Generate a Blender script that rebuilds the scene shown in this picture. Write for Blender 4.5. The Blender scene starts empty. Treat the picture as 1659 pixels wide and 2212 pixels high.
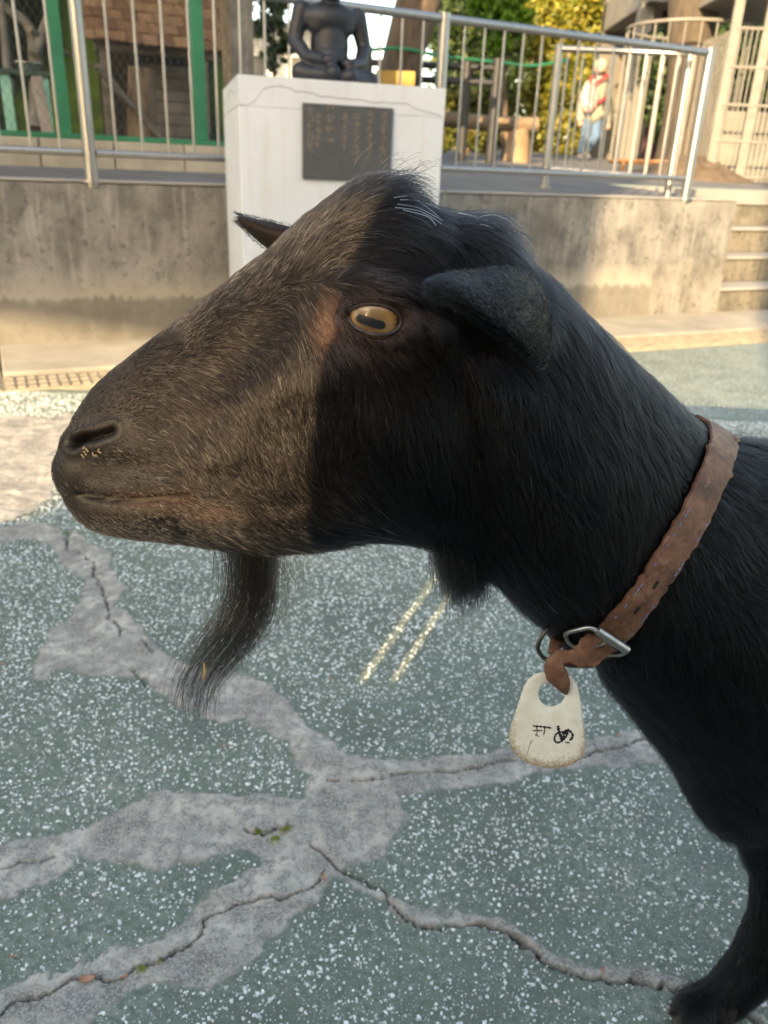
import bpy, bmesh, math, random
import numpy as np
from mathutils import Vector, Matrix
rng = np.random.default_rng(7); random.seed(7)
sc = bpy.context.scene
COL = sc.collection

# ------------------------------------------------------------------ camera
VF = 1720.0                                     # focal length in pixels of a 1659 x 2212 frame
PITCH = math.atan(VF / 3981.0); ROLL = math.radians(2.42)
CAM = np.array([0.0, 0.0, 0.85])
FW = np.array([0, math.cos(PITCH), -math.sin(PITCH)])
_u = np.array([0, math.sin(PITCH), math.cos(PITCH)]); _r = np.array([1.0, 0, 0])
RT = _r * math.cos(ROLL) + _u * math.sin(ROLL); UP = -_r * math.sin(ROLL) + _u * math.cos(ROLL)
cam = bpy.data.cameras.new('camera'); camo = bpy.data.objects.new('camera', cam); COL.objects.link(camo)
m = Matrix.Identity(4)
for i in range(3):
    m[i][0] = RT[i]; m[i][1] = UP[i]; m[i][2] = -FW[i]; m[i][3] = CAM[i]
camo.matrix_world = m
cam.sensor_fit = 'VERTICAL'; cam.sensor_height = 36; cam.lens = VF / 2212 * 36
cam.clip_start = 0.02; cam.clip_end = 500
cam.dof.use_dof = True; cam.dof.focus_distance = 0.47; cam.dof.aperture_fstop = 12.5
sc.camera = camo

# ------------------------------------------------------------------ sky, sun, exposure
SUN_EL = math.radians(21); SUN_AZ = math.atan2(0.158, 0.428)      # light travels forward and to the right
LD = np.array([math.sin(SUN_AZ) * math.cos(SUN_EL), math.cos(SUN_AZ) * math.cos(SUN_EL), -math.sin(SUN_EL)])
world = bpy.data.worlds.new('World'); sc.world = world; world.use_nodes = True
wn = world.node_tree
sky = wn.nodes.new('ShaderNodeTexSky'); sky.sky_type = 'NISHITA'; sky.sun_disc = False
sky.sun_elevation = SUN_EL; sky.sun_rotation = math.pi + SUN_AZ; sky.air_density = 1.0; sky.dust_density = 2.0; sky.ozone_density = 1.0
wn.links.new(sky.outputs[0], wn.nodes['Background'].inputs[0]); wn.nodes['Background'].inputs[1].default_value = 0.14
sun = bpy.data.lights.new('sun', 'SUN'); suno = bpy.data.objects.new('sun', sun); COL.objects.link(suno)
sun.energy = 2.8; sun.angle = math.radians(0.28); sun.color = (1.0, 0.82, 0.61)
suno.rotation_euler = Vector(LD).to_track_quat('-Z', 'Y').to_euler(); suno.location = (-3, -8, 6)
sc.view_settings.view_transform = 'Standard'; sc.view_settings.look = 'None'; sc.view_settings.gamma = 1.0
sc.view_settings.use_curve_mapping = False
sc.view_settings.exposure = 2.32
sc.view_settings.use_white_balance = True; sc.view_settings.white_balance_temperature = 8500; sc.view_settings.white_balance_tint = 8
sc.cycles.use_denoising = True
sc.cycles.max_bounces = 8; sc.cycles.transparent_max_bounces = 8
sc.cycles.sample_clamp_indirect = 6.0

# ------------------------------------------------------------------ helpers: pixels of the 1659 x 2212 frame to points
def ray(x, y): return FW + RT * (x - 829.5) / VF - UP * (y - 1106) / VF
def onz(x, y, z=0.0):
    q = ray(x, y); return CAM + q * ((z - CAM[2]) / q[2])
def ony(x, y, Y):
    q = ray(x, y); return CAM + q * (Y / q[1])
def onplane(x, y, P, N):
    q = ray(x, y); return CAM + q * (np.dot(np.asarray(P) - CAM, N) / np.dot(q, N))
def proj(P):
    v = np.asarray(P, float) - CAM; z = v @ FW
    return 829.5 + VF * (v @ RT) / z, 1106 - VF * (v @ UP) / z
WA = np.array([-1.83, 3.69, 0]); WD = np.array([4.09, 1.99, 0]); WD = WD / np.linalg.norm(WD); WN = np.array([WD[1], -WD[0], 0])
WANG = math.atan2(WD[1], WD[0])
def wl(s, off, z): return WA + WD * s + WN * off + np.array([0, 0, z])        # frame of the retaining wall: along, towards camera, up
def pxs(x, y, off):
    P = onplane(x, y, WA + WN * off, WN); return (P - WA) @ WD, P[2]
def offs(P): return (np.asarray(P)[:3] - WA) @ WN
TSL = 0.05
def tz(P): return 0.73 + TSL * max(0.0, -offs(P))                              # height of the terrace
def ont(x, y, off=None):
    if off is not None:
        P = onplane(x, y, WA + WN * off, WN); P = P.copy(); P[2] = tz(P); return P
    return onplane(x, y, WA + np.array([0, 0, .73]), np.array([TSL * WN[0], TSL * WN[1], 1.0]))

# ------------------------------------------------------------------ helpers: materials
def new_mat(name):
    mt = bpy.data.materials.new(name); mt.use_nodes = True
    nt = mt.node_tree; return mt, nt, nt.nodes['Principled BSDF']
def node(nt, kind, **kw):
    nd = nt.nodes.new(kind)
    for k, v in kw.items():
        if k in nd.inputs.keys(): nd.inputs[k].default_value = v
        else: setattr(nd, k, v)
    return nd
def ramp(nt, fac, stops, interp='LINEAR'):
    r = nt.nodes.new('ShaderNodeValToRGB'); r.color_ramp.interpolation = interp
    e = r.color_ramp.elements
    while len(e) < len(stops): e.new(0.5)
    for el, (p, c) in zip(e, stops):
        el.position = p; el.color = (*c, 1) if len(c) == 3 else c
    nt.links.new(fac, r.inputs[0]); return r
def mixc(nt, fac, a, b, mode='MIX'):
    mx = nt.nodes.new('ShaderNodeMix'); mx.data_type = 'RGBA'; mx.blend_type = mode
    for sock, v in ((mx.inputs[0], fac), (mx.inputs[6], a), (mx.inputs[7], b)):
        if isinstance(v, (int, float)): sock.default_value = v
        elif isinstance(v, tuple): sock.default_value = (*v, 1) if len(v) == 3 else v
        else: nt.links.new(v, sock)
    return mx.outputs[2]
def noise(nt, scale, detail=4, rough=0.55, vec=None, dist=0.0):
    nn = node(nt, 'ShaderNodeTexNoise', Scale=scale, Detail=detail, Roughness=rough, Distortion=dist)
    if vec is not None: nt.links.new(vec, nn.inputs['Vector'])
    return nn.outputs[0]
def objco(nt, scale=(1, 1, 1), rot=(0, 0, 0)):
    tc = nt.nodes.new('ShaderNodeTexCoord'); mp = nt.nodes.new('ShaderNodeMapping')
    mp.inputs['Scale'].default_value = scale; mp.inputs['Rotation'].default_value = rot
    nt.links.new(tc.outputs['Object'], mp.inputs[0]); return mp.outputs[0]
def bump(nt, bs, h, strength=0.3, dist=0.01):
    b = node(nt, 'ShaderNodeBump', Strength=strength, Distance=dist); nt.links.new(h, b.inputs['Height']); nt.links.new(b.outputs[0], bs.inputs['Normal']); return b
MATS = {}
def surf(name, c1, c2, scale=8, rough=0.7, metal=0.0, bstr=0.25, bscale=None, stretch=(1, 1, 1), bdist=0.004, r2=None, spec=0.5):
    """two-tone mottled surface with fine relief"""
    if name in MATS: return MATS[name]
    mt, nt, bs = new_mat(name); v = objco(nt, stretch)
    n1 = noise(nt, scale, 6, 0.62, v); r = ramp(nt, n1, [(0.3, c1), (0.7, c2)])
    nt.links.new(r.outputs[0], bs.inputs['Base Color'])
    bs.inputs['Metallic'].default_value = metal; bs.inputs['Specular IOR Level'].default_value = spec
    if r2 is None: bs.inputs['Roughness'].default_value = rough
    else:
        rr = ramp(nt, noise(nt, scale * 1.7, 4, 0.6, v), [(0.3, (rough,) * 3), (0.7, (r2,) * 3)]); nt.links.new(rr.outputs[0], bs.inputs['Roughness'])
    if bstr: bump(nt, bs, noise(nt, bscale or scale * 6, 5, 0.6, v), bstr, bdist)
    MATS[name] = mt; return mt

# ------------------------------------------------------------------ helpers: meshes
def tag(o, label=None, cat=None, group=None, kind=None):
    if label: o['label'] = label
    if cat: o['category'] = cat
    if group: o['group'] = group
    if kind: o['kind'] = kind
    return o
def empty(name, loc=(0, 0, 0), rz=0.0):
    o = bpy.data.objects.new(name, None); o.empty_display_size = 0.1; COL.objects.link(o)
    o.location = tuple(float(a) for a in loc); o.rotation_euler = (0, 0, rz); return o
def link(name, me, mt, parent=None, smooth=False):
    if mt is not None: me.materials.append(mt)
    if smooth: me.polygons.foreach_set('use_smooth', np.ones(len(me.polygons), bool))
    o = bpy.data.objects.new(name, me); COL.objects.link(o)
    if parent is not None:
        o.parent = parent
        # geometry is given in world space; undo the parent's frame (parents are never scaled)
        o.matrix_parent_inverse = _world(parent).inverted()
    return o
def _world(o):
    mw = Matrix.LocRotScale(o.location, o.rotation_euler, o.scale)
    return (_world(o.parent) @ o.matrix_parent_inverse @ mw) if o.parent else mw
def fast_mesh(name, V, F):
    """V (n,3), F (m,k) all k-gons"""
    me = bpy.data.meshes.new(name); V = np.asarray(V, np.float32); F = np.asarray(F, np.int32)
    m_, k = F.shape
    me.vertices.add(len(V)); me.vertices.foreach_set('co', V.ravel())
    me.loops.add(m_ * k); me.loops.foreach_set('vertex_index', F.ravel())
    me.polygons.add(m_); me.polygons.foreach_set('loop_start', np.arange(0, m_ * k, k, dtype=np.int32)); me.polygons.foreach_set('loop_total', np.full(m_, k, np.int32))
    me.update(calc_edges=True); return me
class MB:
    def __init__(s): s.v = []; s.f = []
    def add(s, V, F):
        b = len(s.v); s.v += [tuple(float(c) for c in p) for p in V]; s.f += [tuple(b + i for i in f) for f in F]; return s
    def hexa(s, P):      # 8 corners: bottom 4 ccw, top 4 ccw
        return s.add(P, [(3, 2, 1, 0), (4, 5, 6, 7), (0, 1, 5, 4), (1, 2, 6, 5), (2, 3, 7, 6), (3, 0, 4, 7)])
    def box(s, c, sz, ax=None):
        """box centred at c, size sz, along axes ax (3 unit vectors)"""
        c = np.asarray(c, float); ax = np.eye(3) if ax is None else np.asarray(ax, float)
        h = np.asarray(sz, float) / 2
        P = [c + ax[0] * h[0] * i + ax[1] * h[1] * j + ax[2] * h[2] * k for k in (-1, 1) for (i, j) in ((-1, -1), (1, -1), (1, 1), (-1, 1))]
        return s.hexa(P)
    def wbox(s, s0, s1, o0, o1, z0, z1):
        return s.hexa([wl(s0, o1, z0), wl(s1, o1, z0), wl(s1, o0, z0), wl(s0, o0, z0), wl(s0, o1, z1), wl(s1, o1, z1), wl(s1, o0, z1), wl(s0, o0, z1)])
    def tube(s, pts, rad, n=10, cap=True, flat=None):
        pts = [np.asarray(p, float) for p in pts]; rad = [rad] * len(pts) if np.isscalar(rad) else rad
        rings = []; prev = None
        for i, p in enumerate(pts):
            t = pts[min(i + 1, len(pts) - 1)] - pts[max(i - 1, 0)]; t = t / (np.linalg.norm(t) + 1e-9)
            a = np.array([0, 0, 1.0]) if prev is None else prev
            if abs(a @ t) > 0.95 and prev is None: a = np.array([1.0, 0, 0])
            a = a - t * (a @ t); a = a / (np.linalg.norm(a) + 1e-9); prev = a; b = np.cross(t, a)
            ra, rb = (rad[i], rad[i]) if flat is None else (rad[i], rad[i] * flat)
            rings.append([p + a * ra * math.cos(2 * math.pi * k / n) + b * rb * math.sin(2 * math.pi * k / n) for k in range(n)])
        V = [q for r_ in rings for q in r_]; F = []
        for i in range(len(pts) - 1):
            for k in range(n):
                k2 = (k + 1) % n; F.append((i * n + k, i * n + k2, (i + 1) * n + k2, (i + 1) * n + k))
        if cap: F += [tuple(range(n))[::-1], tuple((len(pts) - 1) * n + k for k in range(n))]
        return s.add(V, F)
    def build(s, name, mt, parent=None, smooth=False, bev=0.0, seg=2, sub=0):
        me = bpy.data.meshes.new(name); me.from_pydata(s.v, [], s.f)
        if bev or sub:
            bm = bmesh.new(); bm.from_mesh(me); bmesh.ops.recalc_face_normals(bm, faces=bm.faces)
            if bev:
                ed = [e for e in bm.edges if len(e.link_faces) == 2 and e.calc_face_angle(0) > 0.5]
                bmesh.ops.bevel(bm, geom=ed, offset=bev, segments=seg, profile=0.5, affect='EDGES')
            if sub: bmesh.ops.subdivide_edges(bm, edges=bm.edges, cuts=sub, use_grid_fill=True)
            bm.to_mesh(me); bm.free()
        else:
            bm = bmesh.new(); bm.from_mesh(me); bmesh.ops.recalc_face_normals(bm, faces=bm.faces); bm.to_mesh(me); bm.free()
        o = link(name, me, mt, parent, smooth)
        if smooth and bev: me.set_sharp_from_angle(angle=math.radians(50))
        elif smooth: me.set_sharp_from_angle(angle=math.radians(60))
        return o
def blob(name, parts, voxel, mt, parent=None, smooth_it=4):
    """parts: ('c', p0, p1, r0, r1) tapered capsule or ('e', centre, (rx,ry,rz), axes|None); fused into one skin"""
    bm = bmesh.new()
    for q in parts:
        if q[0] == 'e':
            ax = np.eye(3) if len(q) < 4 or q[3] is None else np.asarray(q[3], float)
            g = bmesh.ops.create_uvsphere(bm, u_segments=20, v_segments=12, radius=1.0)
            for v in g['verts']:
                c = v.co; w = np.asarray(q[1]) + ax[0] * c.x * q[2][0] + ax[1] * c.y * q[2][1] + ax[2] * c.z * q[2][2]; v.co = w
        else:
            p0, p1 = np.asarray(q[1], float), np.asarray(q[2], float); t = p1 - p0; L = np.linalg.norm(t); t = t / (L + 1e-9)
            n_ = max(2, int(L / (0.5 * min(q[3], q[4])) + 1))
            for k in range(n_ + 1):
                f = k / n_; r_ = q[3] * (1 - f) + q[4] * f
                g = bmesh.ops.create_icosphere(bm, subdivisions=2, radius=r_)
                for v in g['verts']: v.co = Vector(p0 + (p1 - p0) * f) + v.co
    me = bpy.data.meshes.new('tmp'); bm.to_mesh(me); bm.free()
    o = bpy.data.objects.new('tmp', me); COL.objects.link(o)
    md = o.modifiers.new('r', 'REMESH'); md.mode = 'VOXEL'; md.voxel_size = voxel; md.use_smooth_shade = True
    if smooth_it:
        ms = o.modifiers.new('s', 'SMOOTH'); ms.factor = 0.5; ms.iterations = smooth_it
    dg = bpy.context.evaluated_depsgraph_get(); dg.update()
    me2 = bpy.data.meshes.new_from_object(o.evaluated_get(dg)); bpy.data.objects.remove(o); bpy.data.meshes.remove(me)
    me2.materials.clear(); me2.name = name
    return link(name, me2, mt, parent, True)
def copy_tree(o, parent=None):
    c = o.copy(); COL.objects.link(c); c.parent = parent
    if parent is not None: c.matrix_parent_inverse = o.matrix_parent_inverse
    for ch in list(o.children): copy_tree(ch, c)
    return c
def vnoise(P, seed=0):
    """cheap smooth value noise, P (n,2|3)"""
    P = np.asarray(P, float); i = np.floor(P).astype(np.int64); f = P - i; f = f * f * (3 - 2 * f); D = P.shape[1]; out = 0
    for c in range(2 ** D):
        w = 1; h = np.int64(seed * 7919 + 17)
        for k in range(D):
            b = (c >> k) & 1; w = w * (f[:, k] if b else 1 - f[:, k]); h = h * 31 + (i[:, k] + b) * (374761393 + 668265263 * k)
        h = (h ^ (h >> 13)) * 1274126177; h = (h ^ (h >> 16)) & 0xffff
        out = out + w * (h / 65535.0)
    return out
def fbm(P, oct=4, seed=0):
    o = 0; a = 0.5
    for k in range(oct): o = o + a * vnoise(np.asarray(P) * 2 ** k, seed + k); a *= 0.5
    return o
def spline(P, n):
    """Catmull-Rom through P, n samples"""
    P = np.asarray(P, float); t = np.linspace(0, len(P) - 1, n); i = np.clip(t.astype(int), 0, len(P) - 2); f = (t - i)[:, None]
    g = lambda k: P[np.clip(i + k, 0, len(P) - 1)]
    a, b, c, e = g(-1), g(0), g(1), g(2)
    return 0.5 * (2 * b + (c - a) * f + (2 * a - 5 * b + 4 * c - e) * f ** 2 + (3 * b - a - 3 * c + e) * f ** 3)

# ================================================================== SETTING
# ------------------------------------------------------------------ ground of the yard: worn green terrazzo, cement repairs, cracks
Zp = lambda L: [(x * .5039, 1097 + y * .5039) for x, y in L]
PATCH = (Zp([(-120, 90), (0, 90), (130, 60), (200, 70), (270, 100), (292, 130), (320, 95), (380, 150), (440, 170), (470, 190), (470, 250), (510, 300), (540, 340), (520, 390), (480, 420), (530, 440), (580, 490),
    (640, 550), (700, 610), (760, 650), (850, 680), (940, 700), (1000, 700), (1080, 725), (1150, 760), (1210, 800), (1260, 850), (1300, 900), (1330, 940), (1390, 980), (1450, 1040), (1490, 1070), (1560, 1075)])
    + [(830, 1638), (900, 1640), (1000, 1635), (1060, 1625), (1150, 1613), (1260, 1600), (1360, 1580), (1460, 1565), (1600, 1555), (1620, 1630), (1475, 1640), (1400, 1650), (1300, 1652), (1200, 1662), (1100, 1685), (1000, 1700), (900, 1715), (862, 1716),
       (862, 1740), (880, 1770), (860, 1800), (823, 1853)]
    + Zp([(1560, 1535), (1450, 1572), (1400, 1620), (1370, 1650), (1370, 1680), (1330, 1710), (1270, 1750), (1200, 1820), (1120, 1870), (1080, 1930), (1000, 1980), (970, 2020), (900, 2050), (800, 2052), (700, 2050), (620, 2062), (540, 2090),
    (520, 2130), (450, 2150), (400, 2180), (380, 2212), (330, 2330), (-200, 2420), (-200, 2110), (0, 2070), (130, 2020), (240, 2000), (350, 1970), (440, 1930), (500, 1900), (560, 1900), (620, 1890), (700, 1850), (770, 1790), (820, 1740), (870, 1710),
    (900, 1650), (940, 1620), (1000, 1600), (1080, 1560), (1150, 1530), (1170, 1512), (1100, 1500), (1060, 1490), (1000, 1480), (940, 1480), (880, 1500), (800, 1530), (720, 1550), (640, 1550), (580, 1530), (520, 1520), (430, 1515), (370, 1510),
    (350, 1480), (310, 1500), (300, 1540), (260, 1570), (210, 1590), (150, 1630), (60, 1660), (0, 1680), (-150, 1720), (-150, 1480), (0, 1445), (130, 1420), (240, 1400), (340, 1380), (420, 1350), (500, 1310), (560, 1270), (640, 1230), (720, 1215),
    (820, 1215), (900, 1220), (1000, 1235), (1100, 1235), (1200, 1240), (1290, 1245), (1310, 1200), (1330, 1150), (1270, 1110), (1260, 1060), (1240, 1000), (1190, 985), (1120, 945), (1040, 910), (950, 920), (860, 890), (770, 850), (720, 815),
    (680, 780), (630, 730), (580, 715), (500, 725), (420, 720), (330, 715), (260, 690), (220, 700), (200, 735), (150, 730), (140, 710), (160, 650), (195, 590), (220, 530), (300, 480), (320, 440), (355, 400), (350, 370), (360, 310), (320, 285),
    (270, 250), (245, 210), (240, 165), (180, 140), (120, 130), (60, 140), (0, 160), (-120, 165)]))
PATCH2 = [(-90, 905), (40, 898), (110, 905), (150, 890), (168, 903), (152, 932), (132, 985), (125, 1040), (112, 1075), (64, 1108), (0, 1132), (-90, 1140)]
RIDGE = [(728, 1872), (745, 1890), (790, 1922), (842, 1942), (872, 1975), (905, 1988), (960, 1988), (1030, 1986), (1080, 2000), (1112, 2017), (1150, 2048), (1200, 2083), (1260, 2100), (1330, 2106), (1400, 2112), (1470, 2130), (1545, 2155), (1640, 2200)]
RIDGE_W = [8, 10, 12, 12, 20, 19, 12, 9, 13, 17, 9, 15, 22, 20, 17, 13, 15, 12]
CRACKS = [(Zp([(290, 95), (288, 140), (292, 180), (340, 195), (385, 222), (408, 245), (395, 290), (430, 330), (452, 372), (445, 395), (472, 415), (462, 470), (492, 495), (518, 520), (530, 556)]), 2.6),
    (Zp([(-60, 2260), (20, 2170), (60, 2130), (130, 2110), (200, 2085), (280, 2062), (330, 2040), (380, 2028), (430, 2012), (470, 2030), (530, 2010), (580, 1990), (640, 1955), (700, 1932), (760, 1920), (800, 1890), (820, 1862), (850, 1830), (862, 1800), (880, 1780),
         (915, 1750), (950, 1730), (1000, 1715), (1040, 1692), (1100, 1680), (1150, 1672), (1190, 1690), (1240, 1670), (1290, 1640), (1330, 1630), (1375, 1605), (1388, 1560)]), 3.4),
    (Zp([(1330, 1450), (1360, 1480), (1390, 1490), (1430, 1530), (1470, 1545), (1500, 1575), (1540, 1590), (1580, 1625), (1633, 1640)]) + [(852, 1958), (872, 1990), (905, 2003), (960, 2001), (1030, 1996), (1082, 2010), (1114, 2032), (1150, 2060), (1198, 2097), (1262, 2117), (1330, 2120), (1400, 2126), (1468, 2143), (1545, 2168), (1640, 2214)], 3.4),
    ([(700, 1690), (760, 1680), (820, 1686), (900, 1672), (1000, 1664), (1060, 1650), (1100, 1646), (1180, 1640), (1262, 1636), (1290, 1622), (1310, 1624), (1380, 1600), (1470, 1588)], 2.6),
    (Zp([(1030, 1376), (1060, 1392), (1110, 1395), (1140, 1402), (1170, 1388), (1210, 1382), (1240, 1362)]), 3.5),
    (Zp([(-60, 1580), (0, 1562), (40, 1555), (90, 1530), (170, 1510), (230, 1490)]), 2.2),
    (Zp([(560, 690), (600, 740), (640, 760)]), 2.0), ([(0, 1132), (30, 1122), (60, 1108), (130, 1110)], 2.4), (Zp([(600, 560), (640, 600), (670, 630)]), 1.6)]
MOSS = [Zp([(1222, 1385)])[0] + (16,), Zp([(1100, 1390)])[0] + (8,), Zp([(610, 1985)])[0] + (14,), Zp([(690, 1950)])[0] + (6,), Zp([(1190, 1425)])[0] + (12,), Zp([(290, 110)])[0] + (8,)]
def gpoly(L): return np.array([onz(x, y)[:2] for x, y in L])
def seg_dist(P, A_, B_):
    out = np.full(len(P), 9.0); par = np.zeros(len(P))
    for i, (a, b) in enumerate(zip(A_, B_)):
        ab = b - a; t = np.clip(((P - a) @ ab) / (ab @ ab + 1e-12), 0, 1); dd = np.hypot(*(P - a - t[:, None] * ab).T)
        k = dd < out; out[k] = dd[k]; par[k] = i + t[k]
    return out, par
def inside(P, Q):
    c = np.zeros(len(P), bool); j = len(Q) - 1
    for i in range(len(Q)):
        (xi, yi), (xj, yj) = Q[i], Q[j]
        if yi != yj: c ^= ((yi > P[:, 1]) != (yj > P[:, 1])) & (P[:, 0] < (xj - xi) * (P[:, 1] - yi) / (yj - yi) + xi)
        j = i
    return c
GP = [gpoly(PATCH), gpoly(PATCH2)]; GR = gpoly(RIDGE)
GRW = np.array([w * np.linalg.norm(onz(x + 1, y) - onz(x, y)) for (x, y), w in zip(RIDGE, RIDGE_W)])
def patch_sd(P):
    """signed distance to the cement repairs, positive inside, with a ragged rim"""
    sd = np.full(len(P), -9.0)
    for Q in GP:
        dd, _ = seg_dist(P, Q, np.roll(Q, -1, 0)); sd = np.maximum(sd, np.where(inside(P, Q), dd, -dd))
    dd, par = seg_dist(P, GR[:-1], GR[1:]); w = np.interp(par, np.arange(len(GR)), GRW)
    sd = np.maximum(sd, w - dd)
    return sd + (fbm(P * 40, 5, 3) - 0.47) * 0.026 + (fbm(P * 190, 3, 8) - .44) * .011
def smooth01(x, a, b): t = np.clip((x - a) / (b - a), 0, 1); return t * t * (3 - 2 * t)
NY, NX = 620, 800
Yg = 0.33 * (3.05 / 0.33) ** np.linspace(0, 1, NY); q_ = np.linspace(-1, 1, NX)
GX = (q_[None, :] * (0.48 + 0.72 * Yg[:, None])); GY = np.repeat(Yg[:, None], NX, 1)
GPt = np.stack([GX.ravel(), GY.ravel()], 1)
sd = patch_sd(GPt)
pm = smooth01(sd, -0.002, 0.003)
ck = np.zeros(len(GPt)); wob = np.stack([fbm(GPt * 55, 3, 11) - .45, fbm(GPt * 55, 3, 23) - .45], 1) * 0.02
for L, wpx in CRACKS:
    Q = gpoly(L); w = np.array([wpx * 0.5 * np.linalg.norm(onz(x + 1, y) - onz(x, y)) for x, y in L]).mean()
    dd, par = seg_dist(GPt + wob, Q[:-1], Q[1:]); taper = np.clip(np.minimum(par, len(L) - 1 - par) / 1.2, 0.25, 1)
    ww = w * taper * (0.45 + 1.1 * fbm(GPt * 45, 2, 31))
    ck = np.maximum(ck, 1 - smooth01(dd, ww * 0.5, ww * 1.35 + 0.0012))
ms = np.zeros(len(GPt))
for x, y, r_ in MOSS:
    c = onz(x, y)[:2]; r0 = r_ * np.linalg.norm(onz(x + 1, y) - onz(x, y)); dd = np.hypot(*(GPt - c).T) + (fbm(GPt * 130, 3, 5) - .45) * r0 * 2.4
    ms = np.maximum(ms, 1 - smooth01(dd, r0 * 0.5, r0 * 0.9))
hz = 0.0018 * (fbm(GPt * 14, 4, 1) - .47) + pm * (0.0012 + 0.009 * (fbm(GPt * 26, 5, 9) - .42)) + (1 - pm) * 0.0014 * (fbm(GPt * 160, 2, 4) - .4) - ck * 0.011 + ms * 0.004
V = np.stack([GPt[:, 0], GPt[:, 1], hz], 1)
ii = (np.arange(NY - 1)[:, None] * NX + np.arange(NX - 1)[None, :]).ravel()
me = fast_mesh('yard_surface', V, np.stack([ii, ii + 1, ii + NX + 1, ii + NX], 1))
for nm, arr in (('patch', pm), ('crack', ck), ('moss', ms)):
    at_ = me.attributes.new(nm, 'FLOAT', 'POINT'); at_.data.foreach_set('value', arr.astype(np.float32))
def ground_mat(near):
    mt, nt, bs = new_mat('terrazzo_near' if near else 'terrazzo'); v = objco(nt)
    g = ramp(nt, noise(nt, 4, 6, 0.65, v), [(0.36, (0.10, 0.108, 0.088)), (0.5, (0.155, 0.182, 0.142)), (0.62, (0.215, 0.235, 0.19))]).outputs[0]
    g = mixc(nt, ramp(nt, noise(nt, 90, 4, 0.65, v), [(0.42, (0, 0, 0)), (0.6, (1, 1, 1))]).outputs[0], g, (0.10, 0.13, 0.098))
    g = mixc(nt, ramp(nt, noise(nt, 260, 2, 0.5, v), [(0.58, (0, 0, 0)), (0.66, (0.75, 0.75, 0.75))]).outputs[0], g, (0.15, 0.2, 0.175))
    h = noise(nt, 300, 4, 0.6, v)
    def chips(scale, lo, hi, keep, g):
        vo = node(nt, 'ShaderNodeTexVoronoi', Scale=scale, Randomness=1.0); nt.links.new(v, vo.inputs['Vector'])
        c = ramp(nt, vo.outputs['Distance'], [(lo, (1, 1, 1)), (hi, (0, 0, 0))]).outputs[0]
        sp = node(nt, 'ShaderNodeSeparateColor'); nt.links.new(vo.outputs['Color'], sp.inputs[0])
        k = ramp(nt, sp.outputs[0], [(keep, (1, 1, 1)), (keep + .02, (0, 0, 0))]).outputs[0]
        f = mixc(nt, 1.0, c, k, 'MULTIPLY'); return mixc(nt, f, g, mixc(nt, sp.outputs[1], (0.40, 0.44, 0.44), (0.66, 0.70, 0.72)))
    if near:
        g = chips(380, 0.20, 0.28, 0.34, g)
        aP = node(nt, 'ShaderNodeAttribute', attribute_name='patch'); aC = node(nt, 'ShaderNodeAttribute', attribute_name='crack'); aM = node(nt, 'ShaderNodeAttribute', attribute_name='moss')
        cem = ramp(nt, noise(nt, 13, 7, 0.75, v), [(0.38, (0.15, 0.14, 0.122)), (0.5, (0.32, 0.293, 0.25)), (0.62, (0.51, 0.468, 0.40))]).outputs[0]
        cem = mixc(nt, ramp(nt, noise(nt, 48, 5, 0.8, v), [(0.47, (0, 0, 0)), (0.58, (0.85, 0.85, 0.85))]).outputs[0], cem, (0.15, 0.145, 0.14))
        cem = mixc(nt, ramp(nt, noise(nt, 330, 3, 0.7, v), [(0.48, (0, 0, 0)), (0.6, (0.75, 0.75, 0.75))]).outputs[0], cem, (0.44, 0.41, 0.36))
        g = mixc(nt, aP.outputs['Fac'], g, cem)
        g = mixc(nt, aC.outputs['Fac'], g, (0.03, 0.027, 0.022))
        g = mixc(nt, aM.outputs['Fac'], g, mixc(nt, noise(nt, 200, 2, 0.5, v), (0.05, 0.07, 0.005), (0.16, 0.17, 0.01)))
    else:
        g = chips(105, 0.26, 0.34, 0.75, g); g = chips(170, 0.24, 0.30, 0.6, g)
    nt.links.new(g, bs.inputs['Base Color']); bs.inputs['Roughness'].default_value = 0.62; bs.inputs['Specular IOR Level'].default_value = 0.35
    bump(nt, bs, h, 0.45, 0.0015); return mt
ground = empty('ground'); tag(ground, kind='structure')
fg = MB(); fg.add([(-60, -60, -.012), (60, -60, -.012), (60, 80, -.012), (-60, 80, -.012)], [(0, 1, 2, 3)]); fg.build('far_yard_surface', ground_mat(False), ground)
link('yard_surface', me, ground_mat(True), ground, True)
# white marble chips standing a little proud of the terrazzo
dens = 17500; yl, yh = 0.36, 3.0
n0 = int(dens * (yh - yl) * 2 * (0.46 + 0.70 * yh)); c = np.stack([rng.uniform(-1, 1, n0) * (0.46 + 0.70 * yh), rng.uniform(yl, yh, n0)], 1)
c = c[np.abs(c[:, 0]) < 0.44 + 0.68 * c[:, 1]]
c = c[(patch_sd(c) < -0.003) & ((fbm(c * 20, 3, 41) > 0.38) | (rng.random(len(c)) < .55))]
nC = len(c); K = 6
r_ = 0.00115 + 0.0026 * rng.random(nC) ** 2.1; r_ *= np.clip(0.85 + 0.12 * c[:, 1], .85, 1.25)
el = rng.uniform(0.45, 1.0, nC); th = rng.uniform(0, 2 * math.pi, nC); jit = rng.uniform(0.6, 1.25, (nC, K))
ang = np.arange(K)[None, :] * 2 * math.pi / K + rng.uniform(-.3, .3, (nC, K))
lx = np.cos(ang) * jit * r_[:, None]; ly = np.sin(ang) * jit * (r_ * el)[:, None]
X = c[:, :1] + lx * np.cos(th)[:, None] - ly * np.sin(th)[:, None]; Y = c[:, 1:] + lx * np.sin(th)[:, None] + ly * np.cos(th)[:, None]
tilt = rng.uniform(-.25, .25, (nC, 2)); ztop = 0.0008 + 0.0007 * rng.random(nC)
Zt = ztop[:, None] + lx * tilt[:, :1] + ly * tilt[:, 1:]
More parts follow.
